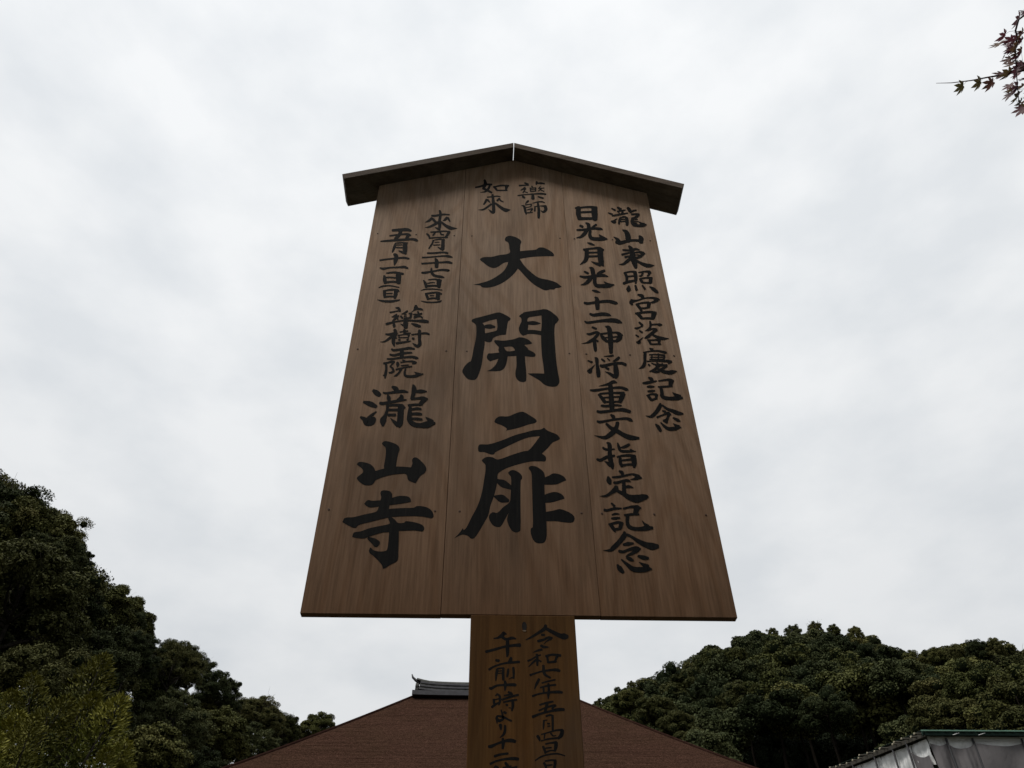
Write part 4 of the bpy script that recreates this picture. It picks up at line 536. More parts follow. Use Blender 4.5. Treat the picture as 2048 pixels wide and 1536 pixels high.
HILL = [(9.3,87.6,32.9,2.02,0),(11.7,88.6,33.7,2.10,0),(14.8,88.0,34.5,1.99,3),(16.1,87.2,35.2,2.11,4),(17.9,85.7,34.6,2.83,4),(20.8,87.7,36.6,2.53,3),(22.2,83.2,35.8,2.39,4),(23.7,81.2,36.1,2.44,4),
    (26.4,84.5,38.4,2.76,4),(28.8,83.0,38.3,2.91,3),(30.4,83.2,39.7,1.95,2),(32.5,82.3,38.7,3.05,0),(33.7,78.6,38.1,2.27,1),(35.5,78.0,37.5,2.96,1),(39.3,81.2,38.8,2.89,1),(40.0,78.6,37.9,2.05,2),
    (39.8,75.5,35.4,2.01,4),(44.7,80.5,35.5,2.64,4),(42.6,74.4,33.2,2.32,1),(46.3,76.0,34.8,1.97,2),(49.6,77.6,35.9,1.92,4),(49.0,74.0,34.3,1.99,0),(50.5,73.5,34.0,2.75,1),(51.7,73.2,33.0,2.48,0),
    (53.7,71.9,32.9,2.16,4),(56.1,72.8,33.1,2.11,3),(53.7,67.4,31.4,2.11,2),(58.5,70.1,32.9,2.07,2),(8.2,79.3,29.4,2.22,4),(12.0,79.5,30.5,2.72,0),(14.5,77.8,31.0,2.09,1),(17.9,80.3,33.2,2.76,3),
    (18.8,76.0,32.0,3.16,1),(22.5,77.8,34.1,2.54,3),(23.7,73.0,33.7,2.39,0),(28.4,76.9,36.1,3.14,1),(29.0,73.2,34.7,2.21,4),(31.2,73.4,34.8,2.10,4),(33.2,70.3,33.6,2.60,1),(34.4,68.9,32.9,1.96,1),
    (37.2,70.5,32.3,2.55,4),(38.4,68.5,30.1,2.56,1),(42.2,71.7,31.8,2.93,0),(43.9,70.2,31.7,2.73,3),(45.0,68.1,31.4,2.98,2),(46.7,66.4,30.5,3.09,3),(49.0,67.2,30.3,2.03,0),(49.0,63.0,28.6,2.13,1),
    (52.1,63.6,29.1,2.22,1),(7.4,71.3,25.0,2.51,2),(9.2,71.1,25.3,2.55,4),(11.9,69.7,26.1,3.06,0),(13.9,72.5,27.3,2.20,3),(16.6,70.3,27.6,2.71,4),(19.2,70.0,29.4,2.74,3),(21.3,66.4,29.6,2.20,4),
    (24.2,66.0,29.4,1.95,4),(26.9,67.2,30.4,3.00,0),(29.9,65.4,30.3,2.19,4),(31.0,63.5,28.9,2.23,0),(35.1,66.1,28.9,1.91,4),(35.5,62.6,26.7,3.03,3),(36.4,60.9,25.8,2.97,1),(38.8,60.6,26.3,2.90,2),
    (42.4,61.6,27.3,2.91,3),(43.0,60.3,25.4,1.97,2),(43.1,57.2,25.1,2.73,0),(44.3,56.3,24.4,3.06,2),(45.6,55.5,24.7,2.09,1),(6.9,63.8,20.9,1.79,3),(8.9,63.0,21.5,2.03,1),(11.1,61.4,21.7,2.50,3),
    (13.3,63.5,23.3,2.51,4),(15.4,61.1,23.4,2.52,4),(18.5,61.2,25.3,2.61,1),(19.8,58.5,24.6,1.74,3),(21.9,58.3,24.9,2.40,0),(23.3,55.7,24.0,1.77,4),(24.8,55.9,24.7,2.52,1),(26.4,54.4,23.8,2.42,2),
    (28.0,54.5,22.6,2.39,2),(30.5,55.5,22.2,2.47,3),(31.8,53.6,21.8,2.45,4),(34.2,53.8,22.2,2.22,2),(36.7,53.9,22.7,2.75,3),(36.3,49.9,20.2,2.13,0),(39.4,52.4,21.4,2.28,4),(41.1,51.5,21.6,1.82,3),
    (40.2,48.4,20.5,1.69,1),(5.6,55.3,17.3,1.55,3),(7.6,54.8,17.3,2.32,2),(9.2,57.4,18.7,1.81,2),(11.8,55.2,19.5,1.70,1),(13.1,53.6,19.4,1.69,3),(16.5,55.0,21.1,2.21,4),(19.5,51.6,21.2,2.02,4),
    (21.1,52.2,21.6,1.89,2),(21.9,48.9,20.4,1.66,1),(26.3,47.9,18.2,1.84,4),(29.4,49.9,19.3,1.66,3),(30.4,48.5,19.2,2.15,3),(31.5,47.2,18.9,2.36,1),(32.0,46.1,17.8,2.29,2),(34.1,46.1,18.3,2.27,3),
    (36.6,45.6,18.4,1.90,4),(5.3,48.7,14.4,1.45,0),(7.7,48.0,14.7,1.84,4),(9.4,45.7,15.1,1.24,2),(12.1,47.9,16.5,1.76,0),(13.0,45.3,16.4,1.68,4),(23.4,43.7,15.6,1.55,2),(24.5,42.2,15.2,1.41,1),
    (25.6,41.3,15.3,1.41,2),(26.4,39.7,14.4,1.49,1),(29.3,41.3,15.2,2.00,0),(28.2,37.9,14.3,2.05,3),(29.3,37.2,14.2,1.83,1),(27.1,54.3,24.0,2.56,1),(28.3,51.5,23.4,2.00,4)]
NEARHILL = [(22.0,36.0,16.3,1.26,3),(22.3,33.6,15.7,1.38,0),(22.8,32.4,14.6,1.34,2),(20.4,32.9,14.2,1.10,3),(21.2,31.5,13.4,1.15,2),(21.7,30.1,12.8,1.25,2),(19.6,33.3,14.3,0.84,3),(25.7,33.9,15.7,1.58,1),
    (11.2,49.8,20.8,1.19,0),(11.9,48.0,19.3,1.08,0),(10.3,53.6,22.9,1.12,0),(12.5,46.3,17.6,1.10,2)]
LEFT = [(-13.9, 18.07, 13.96, 1.6, 0, 'tall evergreen tree at the left edge of the photo, highest of the trees') ,
   (-12.54, 18.0, 13.37, 1.17, 1, 'leafy evergreen crown just right of and below the tallest left tree') ,
   (-11.6, 17.72, 12.6, 0.97, 2, 'dark evergreen with a ragged crown jutting out against the sky on the left') ,
   (-10.1, 14.94, 9.89, 1.51, 3, 'brownish green tree filling the left edge below the tallest crown') ,
   (-11.77, 20.11, 12.69, 0.93, 0, 'small dark evergreen between the ragged crown and the rounded left crown') ,
   (-11.99, 22.15, 13.33, 1.12, 1, 'rounded evergreen whose top stands out left of the signboard foot') ,
   (-10.6, 22.24, 11.96, 0.98, 2, 'dense evergreen below the rounded crown on the left slope') ,
   (-10.89, 20.2, 10.88, 1.3, 0, 'shaded evergreen behind the pale feathery tree') ,
   (-12.16, 29.68, 14.82, 1.3, 4, 'olive green domed tree with bare limbs showing sky beneath') ,
   (-11.2, 28.8, 12.18, 1.32, 2, 'low dark evergreen under the olive domed tree') ,
   (-11.85, 35.04, 15.88, 1.13, 0, 'dark round crowned tree on the ridge line left of the temple roof') ,
   (-10.89, 32.97, 13.26, 1.43, 1, 'dark shrubby tree low beside the temple roof edge') ,
   (-11.34, 40.36, 16.88, 1.32, 4, 'tree with a sloping top between the dark round crown and the temple roof') ,
   (-10.51, 42.69, 17.04, 1.08, 3, 'low olive tree touching the temple roof slope') ,
   (-11.01, 38.97, 14.84, 1.38, 2, 'dark tree low behind the left slope of the temple roof') ,
   (-10.13, 50.46, 19.77, 1.16, 1, 'small airy tree alone on the skyline just left of the temple roof') ,
   (-5.91, 13.7, 6.37, 0.66, 5, 'broad leaved green shrub at the bottom left of the photo') ,
   (-8.73, 14.26, 7.63, 1.13, 3, 'dark bushy tree behind the pale feathery tree at lower left') ,
   (-8.39, 13.65, 6.51, 1.01, 2, 'dark bush at the bottom left corner') ,
   (-9.02, 25.94, 9.65, 1.12, 2, 'dark bush below the frame edge by the roof') ,
   (-13.5, 16.93, 11.76, 1.88, 2, 'evergreen beyond the left edge of the photo') ,
   (-11.45, 15.79, 8.96, 1.65, 0, 'evergreen low beyond the left edge of the photo') ,]
FILL = [(-14.7,20.8,15.3,1.39,2),(-14.8,22.7,16.3,1.27,3),(-14.0,19.6,13.6,1.67,2),(-14.6,24.5,15.7,1.14,2),(-14.4,25.9,15.7,1.08,3),(-13.5,22.6,13.4,1.59,3),(-14.1,28.4,15.8,1.48,1),(-12.6,20.4,11.2,1.61,1),
    (-13.4,26.2,13.6,1.53,3),(-13.8,31.0,15.5,1.31,2),(-12.6,23.9,11.4,1.59,3),(-13.4,29.7,13.6,1.57,1),(-14.5,35.3,15.8,1.11,0),(-14.1,36.9,17.7,1.28,2),(-12.6,30.3,12.7,1.57,2),(-12.9,36.1,15.0,1.61,1),
    (-13.2,41.9,17.3,1.53,0),(-13.2,45.8,18.7,1.52,3),(-12.3,48.2,18.7,1.43,0),(-11.7,36.9,13.7,1.56,3),(-12.0,32.9,12.3,1.51,2),(-11.0,22.9,9.8,1.48,2),(-11.4,46.7,17.3,1.31,3),(-12.6,19.0,11.4,1.64,1),
    (-11.3,50.4,19.2,0.96,3),(-14.6,19.5,15.3,0.92,0),(-15.8,19.9,15.4,1.79,3),(-13.7,22.6,15.5,0.70,0),(-13.1,26.8,15.2,0.68,0),(-14.7,36.6,18.1,1.17,0)]
SPRIGS = [(13.0,83.6,34.0,1.01,0),(15.3,86.4,36.9,0.43,0),(16.8,86.0,37.2,0.58,3),(18.8,85.5,37.5,0.58,0),(21.7,84.5,38.2,0.62,1),(24.6,84.2,39.6,0.68,1),(26.2,83.5,40.2,0.68,1),(28.6,82.4,40.8,0.78,3),
    (30.5,81.6,41.0,0.87,0),(32.2,81.0,41.0,0.78,3),(34.2,80.2,40.9,0.97,0),(36.4,79.3,40.8,0.97,3),(38.1,78.8,40.3,0.87,1),(40.1,78.1,39.7,0.87,1),(41.2,77.0,38.2,0.72,0),(39.3,72.3,34.6,1.35,3),
    (39.5,70.6,32.9,1.50,0),(39.9,68.3,31.9,1.46,1),(41.2,67.5,31.9,1.38,3),(41.9,73.3,34.8,1.01,1),(41.0,66.4,32.0,0.94,1),(40.9,63.2,30.8,0.98,3),(41.2,60.8,30.1,1.04,0),(42.3,60.1,30.0,0.88,3)]
HOLLOW = [(22.1,69.1,26.2,2.15,4),(25.0,69.9,27.3,2.20,4),(27.1,69.4,26.5,2.30,4),(29.4,68.7,26.1,2.30,4),(31.6,67.9,25.6,2.30,4),(32.9,65.3,24.5,2.15,4),(17.5,59.1,20.9,1.81,4),(20.7,62.2,21.7,1.93,4),
    (22.8,61.5,21.5,2.01,4),(24.8,60.9,21.2,2.01,4),(26.7,60.2,20.9,2.01,4),(28.6,59.4,20.5,2.01,4),(29.7,56.6,20.5,1.70,4),(18.6,66.1,24.9,1.85,4),(29.5,72.0,29.4,2.10,4),(27.0,72.7,29.9,2.00,4)]
# ground: one sheet, level round the sign and the hall, rising into wooded slopes under the trees
anch = [(x, y, 0.0, 3.0) for x in range(-12, 13, 6) for y in range(-24, 49, 6)] + [(x, -60, 0, 5) for x in range(-80, 81, 20)]
anch += [(-60, 10, 6, 4), (60, 20, 8, 4), (120, 90, 40, 8), (0, 130, 46, 9), (60, 130, 52, 9), (-60, 90, 24, 8), (-120, 60, 20, 8), (16, 30, .5, 3), (14, 12, 0, 3), (20, 18, 0.5, 3)]
def base_z(x, y, zc, r, hill):
    return zc - r*(2.1 if hill else 2.6) - (2.5 if hill else 1.0)
for (x, y, z, r, k) in HILL: anch.append((x, y, max(0, base_z(x, y, z, r, 1)), 2.0))
for (x, y, z, r, k) in NEARHILL: anch.append((x, y, max(0, base_z(x, y, z, r, 1)), 2.0))
for (x, y, z, r, k) in HOLLOW: anch.append((x, y, max(0, base_z(x, y, z, r, 1)), 2.0))
for (x, y, z, r, k) in FILL: anch.append((x, y, 0 if math.hypot(x, y) < 24 else max(0, base_z(x, y, z, r, 0)*0.35), 2.0))
for (x, y, z, r, k, lab) in LEFT: anch.append((x, y, 0 if math.hypot(x, y) < 24 else max(0, base_z(x, y, z, r, 0)*0.35), 2.0))
AN = np.array(anch)
def ground_z(x, y):
    d2 = (AN[:, 0]-x)**2 + (AN[:, 1]-y)**2
    w = 1/(d2 + AN[:, 3]**2)**2
    return float((w*AN[:, 2]).sum()/w.sum())
def build_ground():
    xs = np.concatenate([[-900, -500, -300, -200], np.arange(-140, 141, 5), [200, 300, 500, 900]]).astype(float)
    ys = np.concatenate([[-900, -400, -200, -120], np.arange(-70, 161, 5), [220, 320, 520, 900]]).astype(float)
    V, F = [], []
    for j, y in enumerate(ys):
        for i, x in enumerate(xs): V.append((x, y, ground_z(x, y)))
    nx_ = len(xs)
    for j in range(len(ys)-1):
        for i in range(nx_-1): F.append((j*nx_+i, j*nx_+i+1, (j+1)*nx_+i+1, (j+1)*nx_+i))
    M = Mat('forest_ground'); n = M.noise(M.coord(), 0.12, 6, 0.6); f = M.noise(M.coord(), 9, 4, 0.7)
    c = M.ramp(n, [(0.35, (0.07, 0.062, 0.05)), (0.65, (0.045, 0.05, 0.028))])
    c = M.mixc(c, M.ramp(f, [(0.3, (0.6,)*3), (0.7, (1.25,)*3)]), 1.0, 'MULTIPLY')
    M.base(c); M.rough(0.95, 0.1); M.bump(f, 0.5, 0.03)
    tag(obj('ground', mesh('ground', V, F, M.m, True)), kind='structure')
build_ground()

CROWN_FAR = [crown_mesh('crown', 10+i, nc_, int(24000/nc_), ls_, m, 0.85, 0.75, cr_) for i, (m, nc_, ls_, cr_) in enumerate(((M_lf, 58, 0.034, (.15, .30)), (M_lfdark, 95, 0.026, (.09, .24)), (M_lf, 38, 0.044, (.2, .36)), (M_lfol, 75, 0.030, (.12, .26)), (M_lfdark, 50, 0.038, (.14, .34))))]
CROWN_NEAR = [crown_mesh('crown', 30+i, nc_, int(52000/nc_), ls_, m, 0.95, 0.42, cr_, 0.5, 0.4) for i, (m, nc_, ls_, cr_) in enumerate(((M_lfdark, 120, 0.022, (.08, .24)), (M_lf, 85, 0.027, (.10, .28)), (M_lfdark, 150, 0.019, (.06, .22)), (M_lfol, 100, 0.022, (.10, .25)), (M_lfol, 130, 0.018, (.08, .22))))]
CROWN_SHRUB = crown_mesh('crown', 44, 60, 420, 0.040, M_lf, 0.9, 0.45, (0.16, 0.27), 0.45, 0.2)
M_lfshade = leaf_mat('shade_dark_leaves', (0.010, 0.015, 0.008), (0.016, 0.022, 0.011), (0.024, 0.030, 0.015))  # near-black leaf colour, with the shade of the forest interior put into it
CROWN_SHADED = crown_mesh('crown', 51, 80, 300, 0.034, M_lfshade, 1.0, 0.8, (0.14, 0.26))
CROWN_HILLYEL = crown_mesh('crown', 45, 60, 430, 0.036, M_lfol, 0.8, 0.8, (0.16, 0.28))
trunk_cache = {}
M_barkfar = plain('shaded_bark', (0.012, 0.010, 0.008), 1.0, var=0.3, scale=4, spec=0.0)
def get_trunk(key, H, rc, r0, limbs):
    k = (key, round(H), round(rc*2), limbs)
    if k not in trunk_cache:
        trunk_cache[k] = trunk_mesh('trunk', hash((key, round(H))) % 1000, H, rc, r0, limbs)
        if limbs == 4: trunk_cache[k].materials[0] = M_barkfar
    return trunk_cache[k]
def plant_tree(name, x, y, zc, r, crown, label, group=None, r0=None, limbs=6, seed=0, cat='tree', sq=1.0):
    gz = min(ground_z(x, y), zc-r*1.2)
    H = zc-gz
    t = thing(name, (x, y, gz), label, cat, group)
    g = random.Random(seed)
    obj('trunk', get_trunk(seed % 4, H, r, r0 or r*0.09, limbs), t)
    c = obj('crown', crown, t, (0, 0, H), (g.uniform(-.12, .12), g.uniform(-.12, .12), g.uniform(0, 6.28)))
    c.scale = (r*g.uniform(1.0, 1.15), r*g.uniform(1.0, 1.15), r*g.uniform(.88, 1.08)*sq)
    return t
for i, (x, y, z, r, k) in enumerate(HILL):
    plant_tree('hillside_tree', x, y, z, r*1.12, CROWN_FAR[k], 'rounded evergreen among the many crowns covering the hill right of the signboard', 'evergreens covering the right hill', r*0.07, 4, i)
for i, (x, y, z, r, k) in enumerate(NEARHILL):
    far_r = i < 8
    plant_tree('broadleaf_tree', x, y, z, r*1.12, CROWN_HILLYEL if i % 3 != 1 else CROWN_FAR[0],
               'olive tinged tree on the near slope above the green roofed building' if far_r else 'pale olive tree on the slope just right of the temple roof',
               'trees above the green roofed building' if far_r else 'olive trees beside the temple roof', r*0.07, 4, i+200)
for i, (x, y, z, r, k) in enumerate(HOLLOW):
    plant_tree('shaded_tree', x, y, z, r, CROWN_SHADED, 'nearly black tree in the shaded hollow of the right hill above the temple roof', 'dark trees in the hollow of the right hill', r*0.07, 4, i+900, sq=1.3)
for i, (x, y, z, r, k) in enumerate(FILL):
    plant_tree('evergreen_tree', x, y, z, r, CROWN_NEAR[k], 'dark evergreen massed among others on the slope left of the temple roof', 'evergreens massed on the left slope', r*0.075, 7, i+600)
for i, (x, y, z, r, k) in enumerate(SPRIGS):
    o_ = plant_tree('young_tree', x, y, z, r, CROWN_NEAR[k], 'small young tree poking above the crest of the right hill', 'young trees on the crest of the right hill', r*0.08, 7, i+700, sq=1.25)
# tall evergreens, out of view, added to take low sky off the board's face
BEHIND = [(-13, -9.5, 8.0, 3.4), (-8.5, -11, 9.0, 3.6), (-4, -10.5, 9.6, 3.3), (0.5, -11.5, 10.6, 3.6), (5, -10.5, 11.0, 3.6), (9.5, -9.5, 10.0, 3.5), (13.5, -6, 9.5, 3.4),
          (15, -1, 8.0, 3.2), (17, 4, 9.0, 3.3), (-15, -4, 8.0, 3.2), (-17, 1, 8.5, 3.3), (14.5, 1.5, 3.6, 2.6), (-14.5, -1, 3.6, 2.6),
          (-11, -8.2, 4.2, 2.8), (-6.5, -9, 4.6, 2.9), (-2, -9, 4.2, 2.8), (2.6, -9.2, 4.6, 2.9), (7.2, -8.6, 4.4, 2.8), (11.5, -6.5, 4.2, 2.8)]
for i, (x, y, z, r) in enumerate(BEHIND):
    z += 3.6 if i < 7 else 1.0 if i < 13 else 2.2; r *= 1.1
    plant_tree('evergreen_tree', x, y, z, r, CROWN_FAR[i % 5], 'unseen evergreen added to keep low sky light off the face of the signboard', 'added evergreens blocking low sky from the signboard', r*0.08, 5, i+800)
for i, (x, y, z, r, k, lab) in enumerate(LEFT):
    plant_tree('shrub' if k == 5 else 'evergreen_tree', x, y, z, r*1.05, CROWN_SHRUB if k == 5 else CROWN_NEAR[k], lab, None, r*0.075, 9, i+400, 'shrub' if k == 5 else 'tree')

# pale feathery tree close by at the lower left: upright plumes of small leaves
def plume_mesh(name, seed, mat):
    g = np.random.default_rng(seed); n = 1500
    h = g.random(n)**0.8; a = g.random(n)*2*np.pi
    rad = 0.20*(np.sin(np.pi*np.clip(h*0.9+0.08, 0, 1))**0.8)*g.uniform(0.35, 1, n)
    pos = np.stack([np.cos(a)*rad, np.sin(a)*rad, h], 1)
    out_ = np.stack([np.cos(a), np.sin(a), np.full(n, 0.9)], 1)+g.normal(size=(n, 3))*0.35
    out_ /= np.linalg.norm(out_, axis=1)[:, None]
    side = np.cross(out_, g.normal(size=(n, 3))); side /= np.linalg.norm(side, axis=1)[:, None]
    s = g.uniform(0.03, 0.06, n)[:, None]; w = 0.0065
    v = np.empty((n, 4, 3)); v[:, 0] = pos; v[:, 1] = pos+out_*s*0.5+side*w; v[:, 2] = pos+out_*s; v[:, 3] = pos+out_*s*0.5-side*w
    V = v.reshape(-1, 3).tolist(); F = [(4*i, 4*i+1, 4*i+2, 4*i+3) for i in range(n)]
    st = tube([(Vector((0, 0, -0.25)), 0.014), (Vector((0, 0, 0.4)), 0.009), (Vector((0, 0, 0.95)), 0.003)], 5)
    V2, F2 = join([(V, F)]); o = len(V2)
    V2 = V2+[tuple(q) for q in st[0]]; F2 = F2+[tuple(i+o for i in q) for q in st[1]]
    me = mesh(name, V2, F2, mat); me.materials.append(M_bark)
    for p in list(me.polygons)[n:]: p.material_index = 1
    return me
MP = Mat('feathery_leaves'); tcp = MP.n('ShaderNodeTexCoord'); szp = MP.n('ShaderNodeSeparateXYZ'); MP.l(tcp.outputs['Object'], szp.inputs[0])
nzp = MP.noise(MP.coord(), 5, 3); adp = MP.n('ShaderNodeMath', operation='MULTIPLY_ADD'); MP.l(nzp, adp.inputs[0]); adp.inputs[1].default_value = 0.5; MP.l(szp.outputs['Z'], adp.inputs[2])
cpl = MP.ramp(adp.outputs[0], [(0.25, (0.030, 0.042, 0.012)), (0.65, (0.10, 0.115, 0.022)), (1.15 if False else 1.0, (0.21, 0.20, 0.04))])
oip = MP.n('ShaderNodeObjectInfo'); hsp = MP.n('ShaderNodeHueSaturation'); MP.l(cpl, hsp.inputs['Color']); mrp = MP.n('ShaderNodeMapRange'); MP.l(oip.outputs['Random'], mrp.inputs[0]); mrp.inputs[3].default_value = 0.45; mrp.inputs[4].default_value = 1.1; MP.l(mrp.outputs[0], hsp.inputs['Value'])
MP.base(hsp.outputs[0]); MP.rough(0.6, 0.05); M_lfyel = MP.m
PLUME = [plume_mesh('plume', 60+i, M_lfyel) for i in range(3)]
ft = thing('feathery_tree', (-5.75, 9.3, 0), 'pale yellow green feathery tree with upright plumes at lower left', 'tree')
g = random.Random(5); parts = []
parts.append(tube([(Vector((0, 0, -.3)), .13), (Vector((.05, 0, 2)), .1), (Vector((0, .05, 4)), .06), (Vector((.05, 0, 5.5)), .025)], 8))
pl_spots = []
for i in range(62):
    a = g.uniform(0, 6.28); rr = g.uniform(0.15, 1.0)**0.7*1.35; z = g.uniform(2.6, 5.0) - rr*0.45
    pl_spots.append((Vector((math.cos(a)*rr, math.sin(a)*rr, z)), a, g.uniform(.12, .5), g.uniform(0.75, 1.15)))
pl_spots += [(Vector((0.35, 0.1, 5.15)), 0.5, 0.08, 1.2), (Vector((-0.1, 0.1, 4.95)), 3.5, 0.25, 1.1), (Vector((0.7, -0.2, 4.5)), 0.2, 0.25, 1.2), (Vector((0.1, -0.4, 4.4)), 0.2, 0.25, 1.2), (Vector((0.42, 0.0, 4.55)), 0, 0.12, 1.2), (Vector((-0.35, -0.1, 4.75)), 3.3, 0.1, 1.0), (Vector((0.95, 0.1, 3.75)), 0.1, 0.16, 1.15), (Vector((1.15, -0.15, 3.3)), 0.0, 0.22, 1.1), (Vector((-0.8, -0.1, 4.2)), 3.0, 0.15, 1.1)]
for p_, a, tl, sc in pl_spots:
    parts.append(tube([(Vector((0, 0, max(1.4, p_.z-1.2))), .03), (Vector((p_.x*.5, p_.y*.5, p_.z-.5)), .02), (p_, .009)], 5))
    c = obj('plume', PLUME[int(g.random()*3)], ft, p_)
    c.rotation_euler = (0, tl, a); c.scale = (sc*1.35, sc*1.35, sc*1.05)
V, F = join(parts); obj('trunk', mesh('trunk', V, F, M_bark, True), ft)

# ------------------------------------------------------------ temple hall with hipped bark roof
def bark_roof():
    M = Mat('cypress_bark_roof')
    a = M.noise(M.coord((1, 1, 3)), 7, 6, 0.75, 0.2); f = M.noise(M.coord((1, 1, 2.5)), 26, 3, 0.75); b = M.noise(M.coord((1, 1, 1)), 0.7, 4, 0.6)
    c = M.ramp(a, [(0.3, (0.034, 0.0185, 0.013)), (0.7, (0.074, 0.039, 0.027))])
    c = M.mixc(c, (0.040, 0.027, 0.014), M.ramp(b, [(0.45, (0, 0, 0)), (0.75, (0.3,)*3)]))
    c = M.mixc(c, M.ramp(f, [(0.32, (0.35,)*3), (0.5, (0.9,)*3), (0.68, (2.1,)*3)]), 1.0, 'MULTIPLY')
    M.base(c); M.rough(1.0, 0.0); M.bump(f, 0.9, 0.05); return M.m
M_roof = bark_roof()
M_tile = plain('ridge_tile', (0.075, 0.075, 0.068), 0.8, var=0.5, scale=8, spec=0.1)
M_tiledk = plain('ridge_tile_dark', (0.035, 0.034, 0.038), 0.7, var=0.3, scale=8)
M_timber = plain('old_timber', (0.07, 0.045, 0.03), 0.8, var=0.35, scale=5)
M_plaster = plain('white_plaster', (0.62, 0.6, 0.55), 0.8, var=0.1, scale=3)
HX0, HX1, HY, HZ = -2.38, 3.20, 27.47, 12.98
T_ = thing('temple_hall', ((HX0+HX1)/2, HY, 0), 'temple hall with a reddish brown hipped bark roof behind the sign post', 'temple')
cx_ = (HX0+HX1)/2; hl = (HX1-HX0)/2
def prof(t): return -(7.35*t - 0.45*t*t)       # drop along the hip
def ring_pts(t, n=14, dz=0.0):
    ex, ey = hl+8.0*t, 9.0*t
    z = HZ+prof(t)+dz
    pts = []
    cor = [(-ex, -ey), (ex, -ey), (ex, ey), (-ex, ey)]
    for i in range(4):
        a, b = cor[i], cor[(i+1) % 4]
        for k in range(n):
            s = k/n
            lift = (0.55*(abs(2*s-1)**4)) * t**6         # eaves sweep up at the corners
            pts.append((a[0]+(b[0]-a[0])*s, a[1]+(b[1]-a[1])*s, z+lift))
    return pts
V, F = [], []; NC = 120; npr = 14*4; rj = random.Random(21)
V += ring_pts(0.012)
for j in range(1, NC+1):                      # overlapping bark courses, each with a small uneven lip
    t_ = 0.012+0.988*j/NC; up_ = rj.uniform(0.003, 0.014)
    V += [(x, y, z+up_+rj.uniform(-.008, .008)) for x, y, z in ring_pts(t_)]
    V += ring_pts(t_+0.0006)
NR = 2*NC
for j in range(NR):
    for k in range(npr): F.append((j*npr+k, (j+1)*npr+k, (j+1)*npr+(k+1) % npr, j*npr+(k+1) % npr))
o1 = len(V); V += [(x*0.985, y*0.985, z-0.45) for x, y, z in ring_pts(1.0)]
for k in range(npr): F.append((NR*npr+k, o1+k, o1+(k+1) % npr, NR*npr+(k+1) % npr))
o2 = len(V); V += [(x*0.62, y*0.62, z+0.3) for x, y, z in ring_pts(1.0)]
for k in range(npr): F.append((o1+k, o2+k, o2+(k+1) % npr, o1+(k+1) % npr))
F.append(tuple(range(npr)))
rf = obj('roof', mesh('roof', V, F, M_roof, False), T_, (0, 0, 0))
rf.data.transform(Matrix.Translation((0, 0, 0)))
M_hip = plain('hip_edge', (0.026, 0.013, 0.010), 1.0, var=0.3, scale=6, spec=0.0)
for sx_ in (-1, 1):
    for sy_ in (-1, 1):
        pth = []
        for k in range(18):
            t_ = 0.012+0.985*k/17
            pth.append((Vector((sx_*(hl+8.0*t_), sy_*9.0*t_, HZ+prof(t_)+0.55*t_**6+0.0)), 0.055))
        v, f = tube(pth, 6); obj('hip_roll', mesh('hip_roll', v, f, M_hip, True), T_)
# ridge: dark foot course, stacked flat tiles, rounded cap curving up at both ends
def ridge_bar(name, z0, z1, w, over, mat, lift=0.10, n=20):
    V, F = [], []
    for i in range(n+1):
        s = -1+2*i/n; x = s*(hl+over); up_ = lift*abs(s)**4
        for yy, zz in ((-w, z0), (w, z0), (w*0.96, z1), (-w*0.96, z1)): V.append((x, yy, HZ+zz+up_))
    for i in range(n):
        for k in range(4): F.append((i*4+k, i*4+(k+1) % 4, (i+1)*4+(k+1) % 4, (i+1)*4+k))
    F += [(0, 3, 2, 1), (n*4, n*4+1, n*4+2, n*4+3)]
    return obj(name, mesh(name, V, F, mat), T_)
ridge_bar('ridge_foot', -0.16, 0.0, 0.46, 0.10, M_tiledk, 0.03)
zc_ = 0.002
for i in range(6):
    ridge_bar('tile_course', zc_, zc_+0.058, 0.36-0.03*(i % 2)-0.01*i, -0.12-0.012*i, M_tile if i % 2 else M_tiledk)
    zc_ += 0.060
V, F = [], []; n = 24
for i in range(n+1):
    s = -1+2*i/n; x = s*(hl-0.02); up_ = 0.10*abs(s)**4 + 0.05*max(0, abs(s)-0.85)/0.15
    for k in range(7):
        a = math.pi*k/6; V.append((x, math.cos(a)*0.2, HZ+zc_+math.sin(a)*0.11+up_))
for i in range(n):
    for k in range(6): F.append((i*7+k, i*7+k+1, (i+1)*7+k+1, (i+1)*7+k))
F += [tuple(range(7)), tuple(range(n*7, n*7+7))[::-1]]
obj('ridge_cap', mesh('ridge_cap', V, F, M_tile, True), T_)
for sg in (-1, 1):
    e = sg*(hl-0.1)
    # horn tile sweeping outwards and up, and the rounded end ornament beneath it
    pth = [(Vector((e-sg*0.2, 0, HZ+zc_+0.08)), 0.08), (Vector((e+sg*0.02, 0, HZ+zc_+0.12)), 0.065), (Vector((e+sg*0.14, 0, HZ+zc_+0.20)), 0.05), (Vector((e+sg*0.25, 0, HZ+zc_+0.30)), 0.04), (Vector((e+sg*0.29, 0, HZ+zc_+0.42)), 0.018)]
    v, f = tube(pth, 10); obj('ridge_horn', mesh('ridge_horn', v, f, M_tiledk, True), T_)
    v = []; 
    prof_ = [(-.36, 0), (-.40, .10), (-.33, .14), (-.37, .24), (-.28, .26), (-.25, .38), (-.12, .42), (0, .5), (.12, .42), (.25, .38), (.28, .26), (.37, .24), (.33, .14), (.40, .10), (.36, 0)]
    m_ = len(prof_)
    for xx in (e, e+sg*0.11):
        for (y_, z_) in prof_: v.append((xx, y_*0.95, HZ+0.01+z_*0.9))
    f = [tuple(range(m_)), tuple(range(2*m_-1, m_-1, -1))]+[(k, m_+k, m_+(k+1) % m_, (k+1) % m_) for k in range(m_)]
    obj('end_tile', mesh('end_tile', v, f, M_tile), T_)
